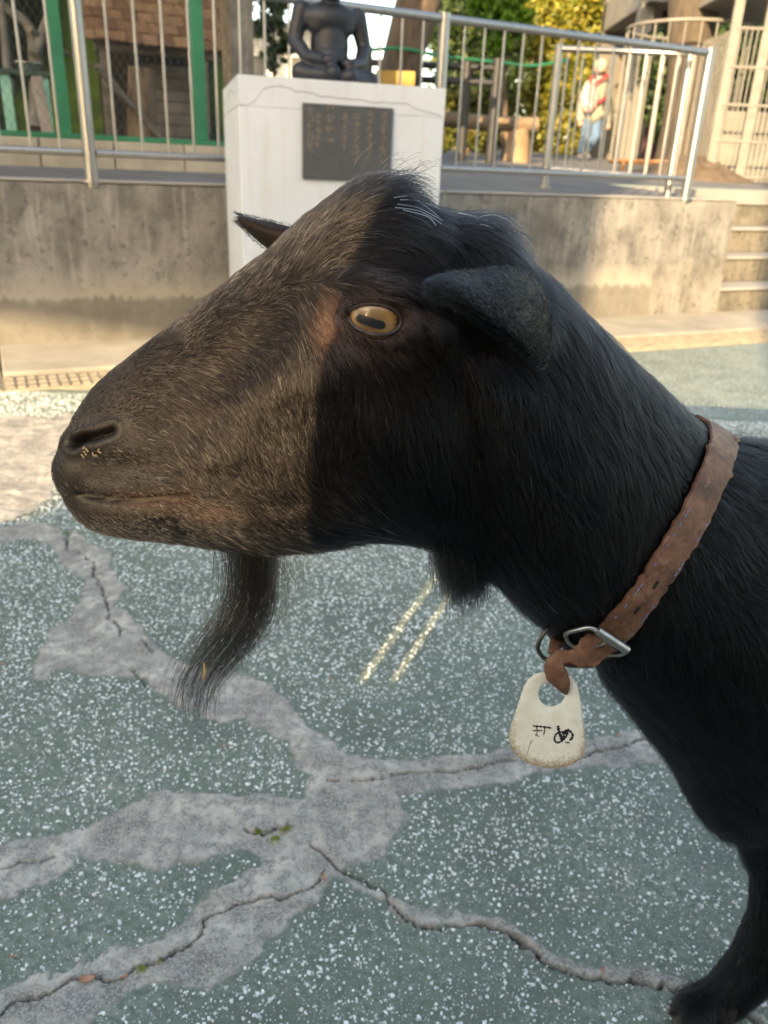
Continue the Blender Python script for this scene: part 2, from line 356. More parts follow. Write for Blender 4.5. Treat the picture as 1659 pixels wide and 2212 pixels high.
mid = np.stack([c[:, 0], c[:, 1], ztop + 0.0006], 1)
ringT = np.stack([c[:, :1] + (X - c[:, :1]) * .86, c[:, 1:] + (Y - c[:, 1:]) * .86, Zt], 2); ringB = np.stack([X, Y, np.full_like(X, -0.0015)], 2)
Vc = np.concatenate([ringB, ringT, mid[:, None, :]], 1).reshape(-1, 3); base = np.arange(nC)[:, None] * (2 * K + 1); k0 = np.arange(K); k1 = (k0 + 1) % K
T = np.concatenate([np.stack([base + k0, base + k1, base + K + k1], 2), np.stack([base + k0, base + K + k1, base + K + k0], 2), np.stack([base + K + k0, base + K + k1, base + 2 * K + 0 * k0], 2)], 1).reshape(-1, 3)
mc = fast_mesh('marble_chips', Vc, T)
mt, nt, bs = new_mat('marble_chip'); rn = node(nt, 'ShaderNodeNewGeometry')
nt.links.new(ramp(nt, rn.outputs['Random Per Island'], [(0, (0.33, 0.36, 0.36)), (0.3, (0.62, 0.66, 0.66)), (0.93, (0.82, 0.85, 0.85)), (1, (0.5, 0.42, 0.34))]).outputs[0], bs.inputs['Base Color']); bs.inputs['Roughness'].default_value = 0.5
tag(link('marble_chips', mc, mt, ground), kind='stuff')

# ------------------------------------------------------------------ retaining wall, pavement strip, drain, steps, terrace
def concrete(name, c1, c2, stains=True, lime=None, seed=0):
    mt, nt, bs = new_mat(name); v = objco(nt, (1, 1, 1))
    vs = objco(nt, (7, 7, 0.7)); vs2 = objco(nt, (2.6, 2.6, 1.9))
    g = ramp(nt, noise(nt, 2.3 + seed, 6, 0.65, v), [(0.28, c1), (0.72, c2)]).outputs[0]
    if stains:
        dk = ramp(nt, noise(nt, 2.2, 5, 0.6, vs2), [(0.44, (0, 0, 0)), (0.62, (0.6, 0.6, 0.6))]).outputs[0]; g = mixc(nt, dk, g, tuple(a * 0.48 for a in c1))
        st = ramp(nt, noise(nt, 4.0, 4, 0.6, vs), [(0.52, (0, 0, 0)), (0.7, (0.55, 0.55, 0.55))]).outputs[0]; g = mixc(nt, st, g, tuple(a * 1.25 for a in c2))
        sp = ramp(nt, noise(nt, 22, 5, 0.75, v), [(0.54, (0, 0, 0)), (0.64, (0.75, 0.75, 0.75))]).outputs[0]; g = mixc(nt, sp, g, tuple(a * 0.5 for a in c1))
    if lime:   # lime bloom that has run down from an old render line, damp concrete below it
        z0 = lime; sx = node(nt, 'ShaderNodeSeparateXYZ'); nt.links.new(v, sx.inputs[0])
        w = node(nt, 'ShaderNodeMath', operation='MULTIPLY_ADD'); nt.links.new(noise(nt, 5.0, 4, 0.6, objco(nt, (4, 4, 0.8))), w.inputs[0]); w.inputs[1].default_value = 0.12
        nt.links.new(sx.outputs[2], w.inputs[2])
        wet = ramp(nt, w.outputs[0], [(z0 + 0.045, (.75, .75, .75)), (z0 + 0.085, (0, 0, 0))]).outputs[0]
        blo = ramp(nt, w.outputs[0], [(z0 + 0.06, (0, 0, 0)), (z0 + 0.08, (.8, .8, .8)), (z0 + 0.20, (0, 0, 0))]).outputs[0]
        g = mixc(nt, blo, g, (0.33, 0.30, 0.245)); g = mixc(nt, wet, g, mixc(nt, noise(nt, 12, 4, 0.6, v), (0.12, 0.108, 0.085), (0.21, 0.19, 0.155)))
    nt.links.new(g, bs.inputs['Base Color']); bs.inputs['Roughness'].default_value = 0.85; bs.inputs['Specular IOR Level'].default_value = 0.25
    bump(nt, bs, noise(nt, 60, 6, 0.7, v), 0.5, 0.006); return mt
M_wall = concrete('old_concrete', (0.15, 0.142, 0.13), (0.27, 0.257, 0.235), lime=0.21)
rw = empty('retaining_wall', wl(1, 0, 0)); tag(rw, 'low stained concrete retaining wall carrying the steel railing', 'wall')
w = MB(); w.wbox(-4.5, 4.53, 0, -.2, -.05, .735); w.build('wall_face', M_wall, rw, bev=0.008)
w = MB(); pts = [(3.93, .0), (3.90, .30), (3.96, .36), (4.05, .33), (4.2, .38), (4.35, .36), (4.52, .40), (4.52, 0)]   # lighter patch of plaster near the corner
n_ = len(pts); w.add([wl(a, .001, b) for a, b in pts] + [wl(a, .012, b) for a, b in pts], [tuple(range(n_)), tuple(range(n_, 2 * n_))[::-1]] + [(i, (i + 1) % n_, n_ + (i + 1) % n_, n_ + i) for i in range(n_)])
w.build('plaster_patch', concrete('plaster_patch', (0.19, 0.175, 0.15), (0.27, 0.25, 0.22), stains=True), rw)
for s0, s1 in ((-4.5, -1.0), (-1.0, 2.0), (2.0, 4.53)):
    w = MB(); w.wbox(s0 + .004, s1 - .004, .008, -.10, .737, .748); w.build('coping_edge', concrete('coping', (0.22, 0.21, 0.2), (0.36, 0.35, 0.33), stains=False), rw, bev=0.004)
pv = empty('pavement', wl(0, .3, 0)); tag(pv, kind='structure'); k = 0
M_pv = concrete('pavement_concrete', (0.22, 0.20, 0.165), (0.36, 0.33, 0.275), stains=False, seed=1)
for s0 in np.arange(-4.5, 12, 1.5):
    w = MB(); w.wbox(s0 + .004, s0 + 1.496, .56 + .01 * math.sin(s0), .0, -.05, .022); w.build('pavement_slab', M_pv, pv, bev=0.006)
dr = empty('drain_channel', wl(0, .7, 0)); tag(dr, 'cast iron patterned drain cover strip set in the yard floor below the wall', 'drain')
M_dr = surf('drain_cover', (0.20, 0.17, 0.12), (0.36, 0.31, 0.23), 25, 0.7)
def drain_piece():
    b = MB(); b.wbox(0, .496, .58, .80, -.03, .008)
    for i in range(12):
        for (o0, o1) in ((.60, .645), (.665, .715), (.735, .78)): b.wbox(.012 + i * .04, .040 + i * .04, o0, o1, .008, .015)
    return b
pc = drain_piece().build('cover_plate', M_dr, dr, bev=0.0)
for k in range(-9, 22):
    if k == 0: continue
    o = pc.copy(); COL.objects.link(o); o.location = tuple(WD * .5 * k)
stp = empty('concrete_steps', wl(5.6, -.4, 0)); tag(stp, 'mossy concrete steps climbing to the terrace beside the wall corner', 'steps')
M_st = concrete('step_concrete', (0.12, 0.11, 0.085), (0.23, 0.20, 0.155))
M_tr = concrete('step_tread', (0.24, 0.225, 0.2), (0.34, 0.32, 0.29), stains=False)
for k in range(4):
    w = MB(); w.wbox(4.56, 8.2, -.03 - .27 * k, -1.35, .001 + .178 * k, .178 * (k + 1) - .022); w.build('riser', M_st, stp, bev=0.004)
    w = MB(); w.wbox(4.555, 8.2, -.01 - .27 * k, -.30 - .27 * k, .178 * (k + 1) - .0215, .178 * (k + 1)); w.build('tread', M_tr, stp, bev=0.006)
rw2 = MB(); rw2.wbox(8.25, 16, 0, -.2, -.05, .735); tag(rw2.build('retaining_wall', M_wall), 'concrete wall continuing on the far side of the steps', 'wall')
tc = MB()
def tq(s0, s1, o0, o1): tc.add([wl(s0, o0, tz(wl(s0, o0, 0))), wl(s1, o0, tz(wl(s1, o0, 0))), wl(s1, o1, tz(wl(s1, o1, 0))), wl(s0, o1, tz(wl(s0, o1, 0)))], [(0, 1, 2, 3)])
tq(-12, 4.555, -.18, -1.36); tq(8.2, 60, -.18, -1.36); tq(-12, 60, -1.36, -60)
M_asph = surf('asphalt', (0.085, 0.083, 0.085), (0.15, 0.145, 0.14), 3.0, 0.9, bstr=0.6, bscale=90, bdist=0.006)
tag(tc.build('terrace', M_asph), kind='structure')
ttop = MB(); ttop.wbox(4.556, 8.2, -1.10, -1.36, .70, .786); ttop.build('tread', M_tr, stp)

# ------------------------------------------------------------------ stainless railing
def steel_mat():
    mt, nt, bs = new_mat('stainless_steel'); v = objco(nt, (60, 60, 2))
    nt.links.new(ramp(nt, noise(nt, 3, 3, 0.5, v), [(0.3, (0.30, 0.29, 0.28)), (0.7, (0.44, 0.43, 0.41))]).outputs[0], bs.inputs['Base Color'])
    bs.inputs['Metallic'].default_value = 1.0; bs.inputs['Roughness'].default_value = 0.42; return mt
M_steel = steel_mat()
def railing(p0, p1, posts, bars, label, zb=.125, zt=.82, base=lambda P: tz(P), group=None, post_r=.028, top_r=.021):
    p0, p1 = np.asarray(p0), np.asarray(p1); L = np.linalg.norm(p1 - p0); t = (p1 - p0) / L
    root = empty('steel_railing', (p0 + p1) / 2 * np.array([1, 1, 0]) + np.array([0, 0, base(p0)])); tag(root, label, 'railing', group)
    z0 = base(p0); z1 = base(p1); H = lambda a, h: p0 + t * a + np.array([0, 0, z0 + (z1 - z0) * a / L + h - p0[2]])
    MB().tube([H(0, zt), H(L, zt)], top_r, 14).build('top_rail', M_steel, root, True)
    ps = sorted(posts)
    for a in ps:
        MB().tube([H(a, -.02), H(a, zt + .025)], post_r, 16).build('post', M_steel, root, True)
        MB().tube([H(a, .0), H(a, .012)], post_r * 1.7, 16).build('base_flange', M_steel, root, True)
    for a, b in zip(ps[:-1], ps[1:]): MB().tube([H(a + .03, zb), H(b - .03, zb)], .0155, 12).build('bottom_rail', M_steel, root, True)
    for a in bars: MB().tube([H(a, zb), H(a, zt)], .0062, 8).build('bar', M_steel, root, True)
    return root
S0 = -1.32
rp = [wl(S0, -.02, 0), wl(4.085, -.02, 0)]
rposts = [0, 1.81, 3.59, 5.405]; bars = []
for a, b in zip(rposts[:-1], rposts[1:]):
    m_ = round((b - a) / .122); bars += [a + (b - a) * k / m_ for k in range(1, m_)]
railing(*rp, rposts, bars, 'long stainless steel railing of upright bars along the top of the wall', base=lambda P: .735)
qa = ont(1175, 407); qb = wl(4.05, -.14, 0); Lq = np.linalg.norm((qb - qa)[:2])
railing([qa[0], qa[1], 0], [qb[0], qb[1], 0], [0.0, Lq * .999], [Lq * (k + .6) / 8.2 for k in range(8)], 'short stainless railing angled back behind the end of the long railing', post_r=.025, top_r=.019)

# ------------------------------------------------------------------ pedestal with plaque, and the seated statue on it
PZ = 1.14; pa_, pb_, pc_ = onz(513, 160, PZ), onz(452, 193, PZ), onz(964, 191, PZ)
ux = (pc_ - pa_); PW = np.linalg.norm(ux); ux = ux / PW; uy = np.array([-ux[1], ux[0], 0]); PD = 0.76; uz = np.array([0, 0, 1.0])
pl = lambda a, b, z: pa_ * np.array([1, 1, 0]) + ux * a + uy * b + uz * z        # a along the front, b into depth
AX = (ux, uy, uz)
ped = empty('pedestal', pl(PW / 2, PD / 2, 0)); tag(ped, 'white painted square pedestal with cracked top edge and grey plaque', 'pedestal')
def white_paint():
    mt, nt, bs = new_mat('white_paint'); v = objco(nt)
    g = ramp(nt, noise(nt, 3, 5, 0.6, v), [(0.3, (0.49, 0.515, 0.555)), (0.7, (0.57, 0.60, 0.645))]).outputs[0]
    st = ramp(nt, noise(nt, 3, 5, 0.65, objco(nt, (9, 9, .8))), [(0.52, (0, 0, 0)), (0.68, (0.5, 0.5, 0.5))]).outputs[0]; g = mixc(nt, st, g, (0.46, 0.44, 0.41))
    nt.links.new(g, bs.inputs['Base Color']); bs.inputs['Roughness'].default_value = 0.6; bump(nt, bs, noise(nt, 40, 5, 0.6, v), 0.25, 0.004); return mt
M_white = white_paint()
w = MB(); w.box(pl(PW / 2, PD / 2, (PZ - .10) / 2), (PW, PD, PZ - .10), AX); w.build('shaft', M_white, ped, bev=0.006)
# the cap course: broken off along a ragged crack, so each face is a slightly proud slab over a dark ragged joint
def ragged(n, a, b, seed):
    r0 = random.Random(seed); y = [r0.uniform(-1, 1) for _ in range(n + 1)]; return [(a + (b - a) * i / n) for i in range(n + 1)], y
xs, ys = ragged(26, 0, PW, 3)
prof = np.interp(xs, [0, .05, .10, .16, .3, .5, .62, PW - .02, PW], [.10, .10, .03, .035, .052, .062, .06, .10, .10]) + np.array(ys) * .005
w = MB(); w.box(pl(PW / 2, PD / 2, PZ - .052), (PW - .012, PD - .012, .098), AX); w.build('crack_core', surf('crack_dirt', (0.03, 0.027, 0.02), (0.09, 0.08, 0.065), 30, 0.9), ped)
w = MB(); top = [pl(x, 0, PZ) for x in xs]; bot = [pl(x, 0, PZ - h + .0015) for x, h in zip(xs, prof)]; backs = [pl(x, .02, PZ) for x in xs]; backb = [pl(x, .02, PZ - h + .0015) for x, h in zip(xs, prof)]
n_ = len(xs); F = []
for i in range(n_ - 1):
    F += [(i, i + 1, n_ + i + 1, n_ + i), (2 * n_ + i, 3 * n_ + i, 3 * n_ + i + 1, 2 * n_ + i + 1), (i, 2 * n_ + i, 2 * n_ + i + 1, i + 1), (n_ + i, n_ + i + 1, 3 * n_ + i + 1, 3 * n_ + i)]
F += [(0, n_, 3 * n_, 2 * n_), (n_ - 1, 3 * n_ - 1, 4 * n_ - 1, 2 * n_ - 1)]
w.add(top + bot + backs + backb, F); w.build('cap_slab', M_white, ped)
w = MB(); bot2 = [pl(x, 0, PZ - h - .001) for x, h in zip(xs, prof)]; low = [pl(x, 0, PZ - .1002) for x in xs]; b3 = [pl(x, .02, PZ - h - .001) for x, h in zip(xs, prof)]; b4 = [pl(x, .02, PZ - .1002) for x in xs]
w.add(bot2 + low + b3 + b4, F); w.build('cap_slab', M_white, ped)
ysl = np.linspace(0.02, PD, 18); hl = np.interp(ysl, [0, .15, .35, .6, PD], [.02, .055, .03, .06, .05]) + np.array([random.uniform(-1, 1) for _ in ysl]) * .006
for lo_, hi_ in ((lambda h: PZ - h + .0015, lambda h: PZ), (lambda h: PZ - .1002, lambda h: PZ - h - .002)):
    w = MB(); A1 = [pl(0, y, hi_(h)) for y, h in zip(ysl, hl)]; A2 = [pl(0, y, lo_(h)) for y, h in zip(ysl, hl)]; A3 = [pl(.02, y, hi_(h)) for y, h in zip(ysl, hl)]; A4 = [pl(.02, y, lo_(h)) for y, h in zip(ysl, hl)]
    n_ = len(ysl); F2 = []
    for i in range(n_ - 1): F2 += [(i, i + 1, n_ + i + 1, n_ + i), (2 * n_ + i, 3 * n_ + i, 3 * n_ + i + 1, 2 * n_ + i + 1), (i, 2 * n_ + i, 2 * n_ + i + 1, i + 1), (n_ + i, n_ + i + 1, 3 * n_ + i + 1, 3 * n_ + i)]
    F2 += [(0, n_, 3 * n_, 2 * n_), (n_ - 1, 3 * n_ - 1, 4 * n_ - 1, 2 * n_ - 1)]; w.add(A1 + A2 + A3 + A4, F2); w.build('cap_slab', M_white, ped)
w = MB(); w.box(pl(PW / 2, PD / 2, PZ - .002), (PW - .03, PD - .03, .005), AX); w.build('top_face', M_white, ped)
def onped(x, y, b=0.0):
    P = onplane(x, y, pl(0, b, 0), uy); return (P - pl(0, 0, 0)) @ ux, P[2]
a0, z1 = onped(652, 222); a1, _ = onped(848, 231); _, z0 = onped(657, 386)
pq = MB().box(pl((a0 + a1) / 2, -.008, (z0 + z1) / 2), (a1 - a0, .014, z1 - z0), AX).build('plaque', surf('slate', (0.045, 0.047, 0.052), (0.07, 0.073, 0.08), 14, 0.5, bstr=0.1), ped, bev=0.003)
w = MB(); rr = random.Random(5)
for cx, y0, y1, sz in ((.085, .10, .62, .020), (.17, .16, .60, .018), (.30, .06, .50, .026), (.46, .12, .62, .014), (.60, .14, .70, .018), (.74, .10, .75, .018), (.90, .10, .80, .020)):
    y = y0
    while y < y1:
        for _ in range(7):                      # worn, unreadable engraved strokes
            ax_ = a0 + (a1 - a0) * cx + rr.uniform(-.5, .5) * sz; zz = z1 - (z1 - z0) * y + rr.uniform(-.5, .5) * sz
            hv = rr.random() < .5; w.box(pl(ax_, -.0155, zz), (sz * .55 if hv else .0022, .0012, .0022 if hv else sz * .55), AX)
        y += sz * 1.35 / (z1 - z0)
o = w.build('engraved_lettering', surf('engraving', (0.16, 0.125, 0.085), (0.24, 0.19, 0.13), 40, 0.8, bstr=0), pq); tag(o, kind='stuff')

st = empty('seated_statue', pl(PW * .47, PD * .40, PZ)); tag(st, 'black seated cross-legged figure statue on the white pedestal', 'statue')
_sx, sz_ = onped(715, 178, .30); scx = _sx; B0 = .30
sk = (onped(900, 100, B0)[0] - onped(800, 100, B0)[0]) / 100   # metres per frame pixel at the statue
def sp_(x, y, dep=0.0): return pl(scx + (x - 712) * sk, B0 + dep, PZ + .004 + (178 - y) * sk * .89 - (x - 712) * 0.05 * sk)
C_ = lambda a, b, r0, r1: ('c', sp_(*a), sp_(*b), r0 * sk, r1 * sk)
E_ = lambda a, r: ('e', sp_(*a), (r[0] * sk, r[1] * sk, r[2] * sk), AX)
parts = [E_((708, 96, .0), (40, 36, 66)), E_((708, 126, -.01), (40, 42, 34)), E_((708, 44, .0), (60, 38, 32)), E_((712, 158, .02), (58, 46, 24)), E_((686, 58, -.03), (26, 15, 18)), E_((732, 58, -.03), (26, 15, 18)),
    C_((650, 32, .0), (636, 92, .0), 19, 16), C_((636, 92, .0), (655, 126, -.06), 16, 14), C_((655, 126, -.06), (690, 135, -.14), 14, 12), E_((694, 134, -.15), (17, 14, 11)),
    C_((766, 32, .0), (781, 92, .0), 19, 16), C_((781, 92, .0), (766, 128, -.06), 16, 14), C_((766, 128, -.06), (738, 138, -.14), 14, 12), E_((734, 137, -.15), (17, 14, 11)),
    C_((680, 160, .0), (642, 160, -.07), 24, 19), C_((642, 162, -.07), (700, 164, -.16), 16, 13), C_((745, 160, .0), (786, 160, -.07), 24, 19), C_((786, 162, -.07), (722, 166, -.16), 16, 13),
    E_((700, 158, -.17), (16, 14, 14)), E_((735, 160, -.17), (15, 14, 13)), C_((708, 16, .0), (708, -8, -.01), 19, 17), E_((708, -36, -.02), (33, 38, 43)), E_((708, -34, -.10), (9, 10, 13)), E_((676, -34, .0), (6, 10, 16)), E_((740, -34, .0), (6, 10, 16)), E_((708, -82, -.01), (15, 15, 13)), E_((708, -18, -.095), (12, 7, 5)), E_((694, -44, -.085), (11, 7, 5)), E_((722, -44, -.085), (11, 7, 5))]
M_stat = surf('blackened_bronze', (0.006, 0.007, 0.011), (0.014, 0.016, 0.023), 9, 0.48, bstr=0.25, bscale=60, r2=0.6)
blob('figure', parts, 0.0065, M_stat, st, 3)
nv = MB(); nv.tube([sp_(714, 126, -.112), sp_(714, 126, -.098)], .006, 8); nv.build('navel', surf('black_hole', (0.004, 0.004, 0.005), (0.006, 0.006, 0.007), 5, 0.9, bstr=0), st)
nv.v = []; 

# ================================================================== BEHIND THE RAILING
# ------------------------------------------------------------------ green framed animal cage
OC = -1.13
M_green = surf('green_paint', (0.010, 0.115, 0.055), (0.018, 0.17, 0.085), 6, 0.45, bstr=0.1)
M_kerb = concrete('kerb_concrete', (0.26, 0.23, 0.18), (0.42, 0.38, 0.30), stains=False, seed=2)
sL, sR = -4.0, pxs(606, 100, OC)[0]
zk = pxs(200, 303, OC)[1]; zk1 = pxs(200, 291, OC)[1]
cage = empty('animal_cage', wl(1, OC, .78)); tag(cage, 'green framed wire mesh animal cage on a concrete kerb', 'cage')
for s0 in np.arange(sL, sR, .395):
    w = MB(); w.wbox(s0 + .003, min(s0 + .392, sR), OC + .09, OC - .09, .74, zk - .001); w.build('kerb_block', M_kerb, cage, bev=0.006)
w = MB(); w.wbox(sL, sR, OC + .035, OC - .035, zk, zk1); w.build('bottom_beam', M_green, cage, bev=0.004)
p1s = pxs(140, 290, OC)[0]; p2s = pxs(434, 298, OC)[0]; step = p2s - p1s
for k in range(-4, 2):
    s_ = p1s + step * k
    w = MB(); w.wbox(s_ - .036, s_ + .036, OC + .036, OC - .036, zk1 - .001, 3.1); w.build('post', M_green, cage, bev=0.004)
w = MB(); w.wbox(sL, sR, OC + .04, OC - .04, 3.1, 3.18); w.build('top_beam', M_green, cage, bev=0.004)
w = MB(); pit = 0.043; z0, z1 = zk1, 2.6
V_ = []; F_ = []
def wire(a, b, r=.0011):
    a = np.asarray(a); b = np.asarray(b); t = (b - a) / np.linalg.norm(b - a); u = np.cross(t, WN); u = u / np.linalg.norm(u); k = len(V_)
    for p in (a, b):
        for (i, j) in ((1, 0), (-.5, .87), (-.5, -.87)): V_.append(p + u * r * i + WN * r * j)
    for i in range(3): F_.append((k + i, k + (i + 1) % 3, k + 3 + (i + 1) % 3, k + 3 + i))
asp = 0.62
sa = -2.0
for k in range(int((sR - sa + (z1 - z0) * asp) / pit) + 1):
    for sg in (1, -1):
        b_ = sa + k * pit - ((z1 - z0) * asp if sg > 0 else 0); e_ = b_ + sg * (z1 - z0) * asp + (0)
        ss = np.array([b_, e_]); zz = np.array([z0, z1])
        # clip to the cage's run
        t0, t1 = 0.0, 1.0; ds = ss[1] - ss[0]
        for lim, sign in ((sa, 1), (sR, -1)):
            tt = (lim - ss[0]) / ds
            if sign * ds > 0: t0 = max(t0, tt)
            else: t1 = min(t1, tt)
        if t1 - t0 > 0.01: wire(wl(ss[0] + ds * t0, OC, z0 + (z1 - z0) * t0), wl(ss[0] + ds * t1, OC + .003, z0 + (z1 - z0) * t1))
w.add(V_, F_); tag(w.build('wire_mesh', surf('dull_wire', (0.10, 0.105, 0.10), (0.17, 0.17, 0.16), 20, 0.6, metal=0.5, bstr=0), cage), kind='stuff')
# back wall painted green and dark, seen dimly through the wire
mt, nt, bs = new_mat('mural_paint'); v = objco(nt)
g = ramp(nt, noise(nt, 1.3, 2, 0.4, v, 0.6), [(0.36, (0.008, 0.013, 0.012)), (0.47, (0.015, 0.03, 0.016)), (0.56, (0.06, 0.12, 0.015)), (0.66, (0.12, 0.19, 0.02)), (0.8, (0.015, 0.03, 0.02))]).outputs[0]
nt.links.new(g, bs.inputs['Base Color']); bs.inputs['Roughness'].default_value = 0.8
w = MB(); w.wbox(sL, pxs(498, 150, -3.6)[0], -3.6, -3.7, .8, 4.2); w.build('back_wall', mt, cage)
w = MB(); w.wbox(sL, pxs(497, 20, -3.4)[0], OC, -3.7, 3.2, 3.26); w.build('roof_sheet', surf('roof_sheet', (0.12, 0.12, 0.12), (0.2, 0.2, 0.19), 6, 0.7), cage)
# ------------------------------------------------------------------ shingled animal house inside the cage
OS = -2.0
M_wood = surf('grey_timber', (0.075, 0.062, 0.05), (0.19, 0.165, 0.14), 5, 0.85, bstr=0.5, stretch=(1, 1, 4))
M_wood_h = surf('grey_timber_beam', (0.10, 0.085, 0.07), (0.21, 0.185, 0.16), 5, 0.85, bstr=0.5)
hs = empty('animal_house', wl(pxs(330, 200, OS)[0], OS - .4, .8)); tag(hs, 'small timber animal house with brown shingle roof inside the cage', 'house')
gz = .73 + TSL * 2.0
def px_box(mb, x0, y0, x1, y1, off, th):
    (s0, za), (s1, zb) = pxs(x0, y1, off), pxs(x1, y0, off); mb.wbox(s0, s1, off, off - th, min(za, zb), max(za, zb)); return mb
(e0, ze0), (e1, ze1) = pxs(205, 106, OS), pxs(482, 118, OS); ze = (ze0 + ze1) / 2
w = MB(); w.wbox(e0, e1, OS, OS - .06, ze - .02, ze + .03); w.build('eave_beam', M_wood_h, hs, bev=0.004)
for xa, xb in ((224, 244), (432, 452)):
    s0 = pxs(xa, 200, OS)[0]; s1 = pxs(xb, 200, OS)[0]; w = MB(); w.wbox(s0, s1, OS - .005, OS - .07, gz - .05, ze - .021); w.build('post', M_wood, hs, bev=0.004)
M_shi = None
mt, nt, bs = new_mat('cedar_shingle'); oi = node(nt, 'ShaderNodeObjectInfo'); v = objco(nt, (6, 6, 1.5))
g = ramp(nt, oi.outputs['Random'], [(0, (0.12, 0.062, 0.034)), (0.5, (0.21, 0.115, 0.06)), (1, (0.30, 0.18, 0.105))]).outputs[0]
nt.links.new(mixc(nt, ramp(nt, noise(nt, 12, 4, 0.6, v), [(.4, (0, 0, 0)), (.7, (.7, .7, .7))]).outputs[0], g, (0.07, 0.045, 0.03)), bs.inputs['Base Color']); bs.inputs['Roughness'].default_value = 0.85
sh_sl = math.radians(52); rowh = .085; cw = .098
vu = np.array([0, 0, 1]) * math.sin(sh_sl) - WN * math.cos(sh_sl); vn = np.array([0, 0, 1]) * math.cos(sh_sl) + WN * math.sin(sh_sl)
bs_ = MB().box((0, 0, 0), (cw * .95, .15, .012), (WD, vu, vn)).build('shingle', mt, hs, bev=0.0)
sm = bs_.data; first = True
tilt_ax = WD
for r0_ in range(13):
    ncol = int((e1 - e0 + .1) / cw)
    for c0_ in range(ncol + 1):
        P = wl(e0 - .05 + (c0_ + (.5 if r0_ % 2 else 0)) * cw, OS + .06, ze + .03) + vu * (r0_ * rowh + .055 + random.uniform(-.008, .008)) + vn * (.012 + .004 * (c0_ % 2))
        if first: o = bs_; first = False
        else: o = bpy.data.objects.new('shingle', sm); COL.objects.link(o); o.parent = hs; o.matrix_parent_inverse = bs_.matrix_parent_inverse
        o.location = tuple(P); o.rotation_mode = 'AXIS_ANGLE'; o.rotation_axis_angle = (-.085 + random.uniform(-.02, .02), *WD)
w = MB(); q0, q1 = wl(e0 - .04, OS + .05, ze + .028), wl(e1 + .04, OS + .05, ze + .028); w.add([q0, q1, q1 + vu * 1.2, q0 + vu * 1.2, q0 - vn * .01, q1 - vn * .01, q1 + vu * 1.2 - vn * .01, q0 + vu * 1.2 - vn * .01], [(0, 1, 2, 3), (7, 6, 5, 4), (0, 4, 5, 1), (1, 5, 6, 2), (2, 6, 7, 3), (3, 7, 4, 0)]); w.build('roof_deck', M_wood_h, hs)
for k, zz in enumerate(np.arange(gz + .02, ze - .05, .075)):
    w = MB(); w.wbox(pxs(318, 200, OS)[0], pxs(432, 200, OS)[0], OS - .30, OS - .32, zz, zz + .07); w.build('plank', M_wood_h, hs, bev=0.003)
w = MB(); w.wbox(e0 + .1, e1 - .1, OS - .7, OS - .73, gz - .05, ze + .3); w.build('back_boarding', surf('dark_board', (0.02, 0.017, 0.014), (0.05, 0.042, 0.035), 6, 0.9), hs)
lg = MB(); P = wl(pxs(305, 285, OS + .25)[0], OS + .25, gz - .02)
lg.tube([P, P + [0.005, 0, .18], P + [.02, 0, .42], P + [.03, 0, .56]], [.115, .095, .085, .08], 14); tag(lg.build('tree_stump', surf('pale_bark', (0.10, 0.065, 0.04), (0.27, 0.19, 0.13), 9, 0.9, bstr=0.8, stretch=(3, 3, .6), bdist=.02), None, True), 'upright peeled log stump standing in front of the animal house', 'log')
w = MB(); w.tube([wl(pxs(210, 170, -1.6)[0], -1.6, gz + .52), wl(pxs(380, 280, -1.7)[0], -1.7, gz + .03)], .022, 8); tag(w.build('branch', M_wood, None, True), 'bare grey branch leaning across the cage floor by the stump', 'branch')
# ------------------------------------------------------------------ feeding table with mint legs and a metal bowl
OT = -1.42; M_mint = surf('mint_paint', (0.17, 0.42, 0.33), (0.30, 0.56, 0.45), 7, 0.6, bstr=0.2)
tb = empty('feeding_table', wl(pxs(55, 200, OT)[0], OT - .15, .8)); tag(tb, 'small table with peeling mint green legs inside the cage', 'table')
(ta, tz0), (tb1, _) = pxs(-14, 152, OT), pxs(110, 152, OT)
w = MB(); w.wbox(ta, tb1, OT + .02, OT - .35, tz0 - .012, tz0 + .012); w.build('table_top', surf('dark_green_board', (0.02, 0.05, 0.035), (0.05, 0.09, 0.06), 8, 0.7), tb, bev=0.003)
for xa, xb, dp in ((4, 26, 0), (94, 108, 0), (10, 28, .28), (92, 104, .28)):
    s0, s1 = pxs(xa, 200, OT)[0], pxs(xb, 200, OT)[0]; w = MB(); w.wbox(s0, s1, OT - dp, OT - dp - .03, .78, tz0 - .0125); w.build('leg', M_mint, tb, bev=0.002)
bw = MB(); bc = wl(pxs(62, 148, OT - .1)[0], OT - .1, tz0 + .0135); K = 28
prof_ = [(.001, .058), (.02, .066), (.042, .074), (.046, .082), (.044, .082), (.040, .071), (.02, .062), (.006, .054)]
Vb = [bc + np.array([math.cos(2 * math.pi * k / K) * r_ * (1 + .02 * (k % 2)), math.sin(2 * math.pi * k / K) * r_ * (1 + .02 * (k % 2)), h]) for h, r_ in prof_ for k in range(K)]
Fb = [(i * K + k, i * K + (k + 1) % K, (i + 1) * K + (k + 1) % K, (i + 1) * K + k) for i in range(len(prof_) - 1) for k in range(K)] + [tuple(range(K))[::-1], tuple((len(prof_) - 1) * K + k for k in range(K))]
bw.add(Vb, Fb); tag(bw.build('bowl', surf('aluminium', (0.6, 0.6, 0.6), (0.8, 0.8, 0.8), 9, 0.25, metal=1.0, bstr=0.1), None, True), 'crinkled aluminium bowl on the mint legged table', 'bowl')
w = MB(); a_ = wl(pxs(78, 165, -1.34)[0], -1.34, pxs(78, 165, -1.34)[1]); b_ = wl(pxs(108, 288, -1.27)[0], -1.27, .81); t_ = (b_ - a_) / np.linalg.norm(b_ - a_); n_x = np.cross(t_, WN); n_x /= np.linalg.norm(n_x)
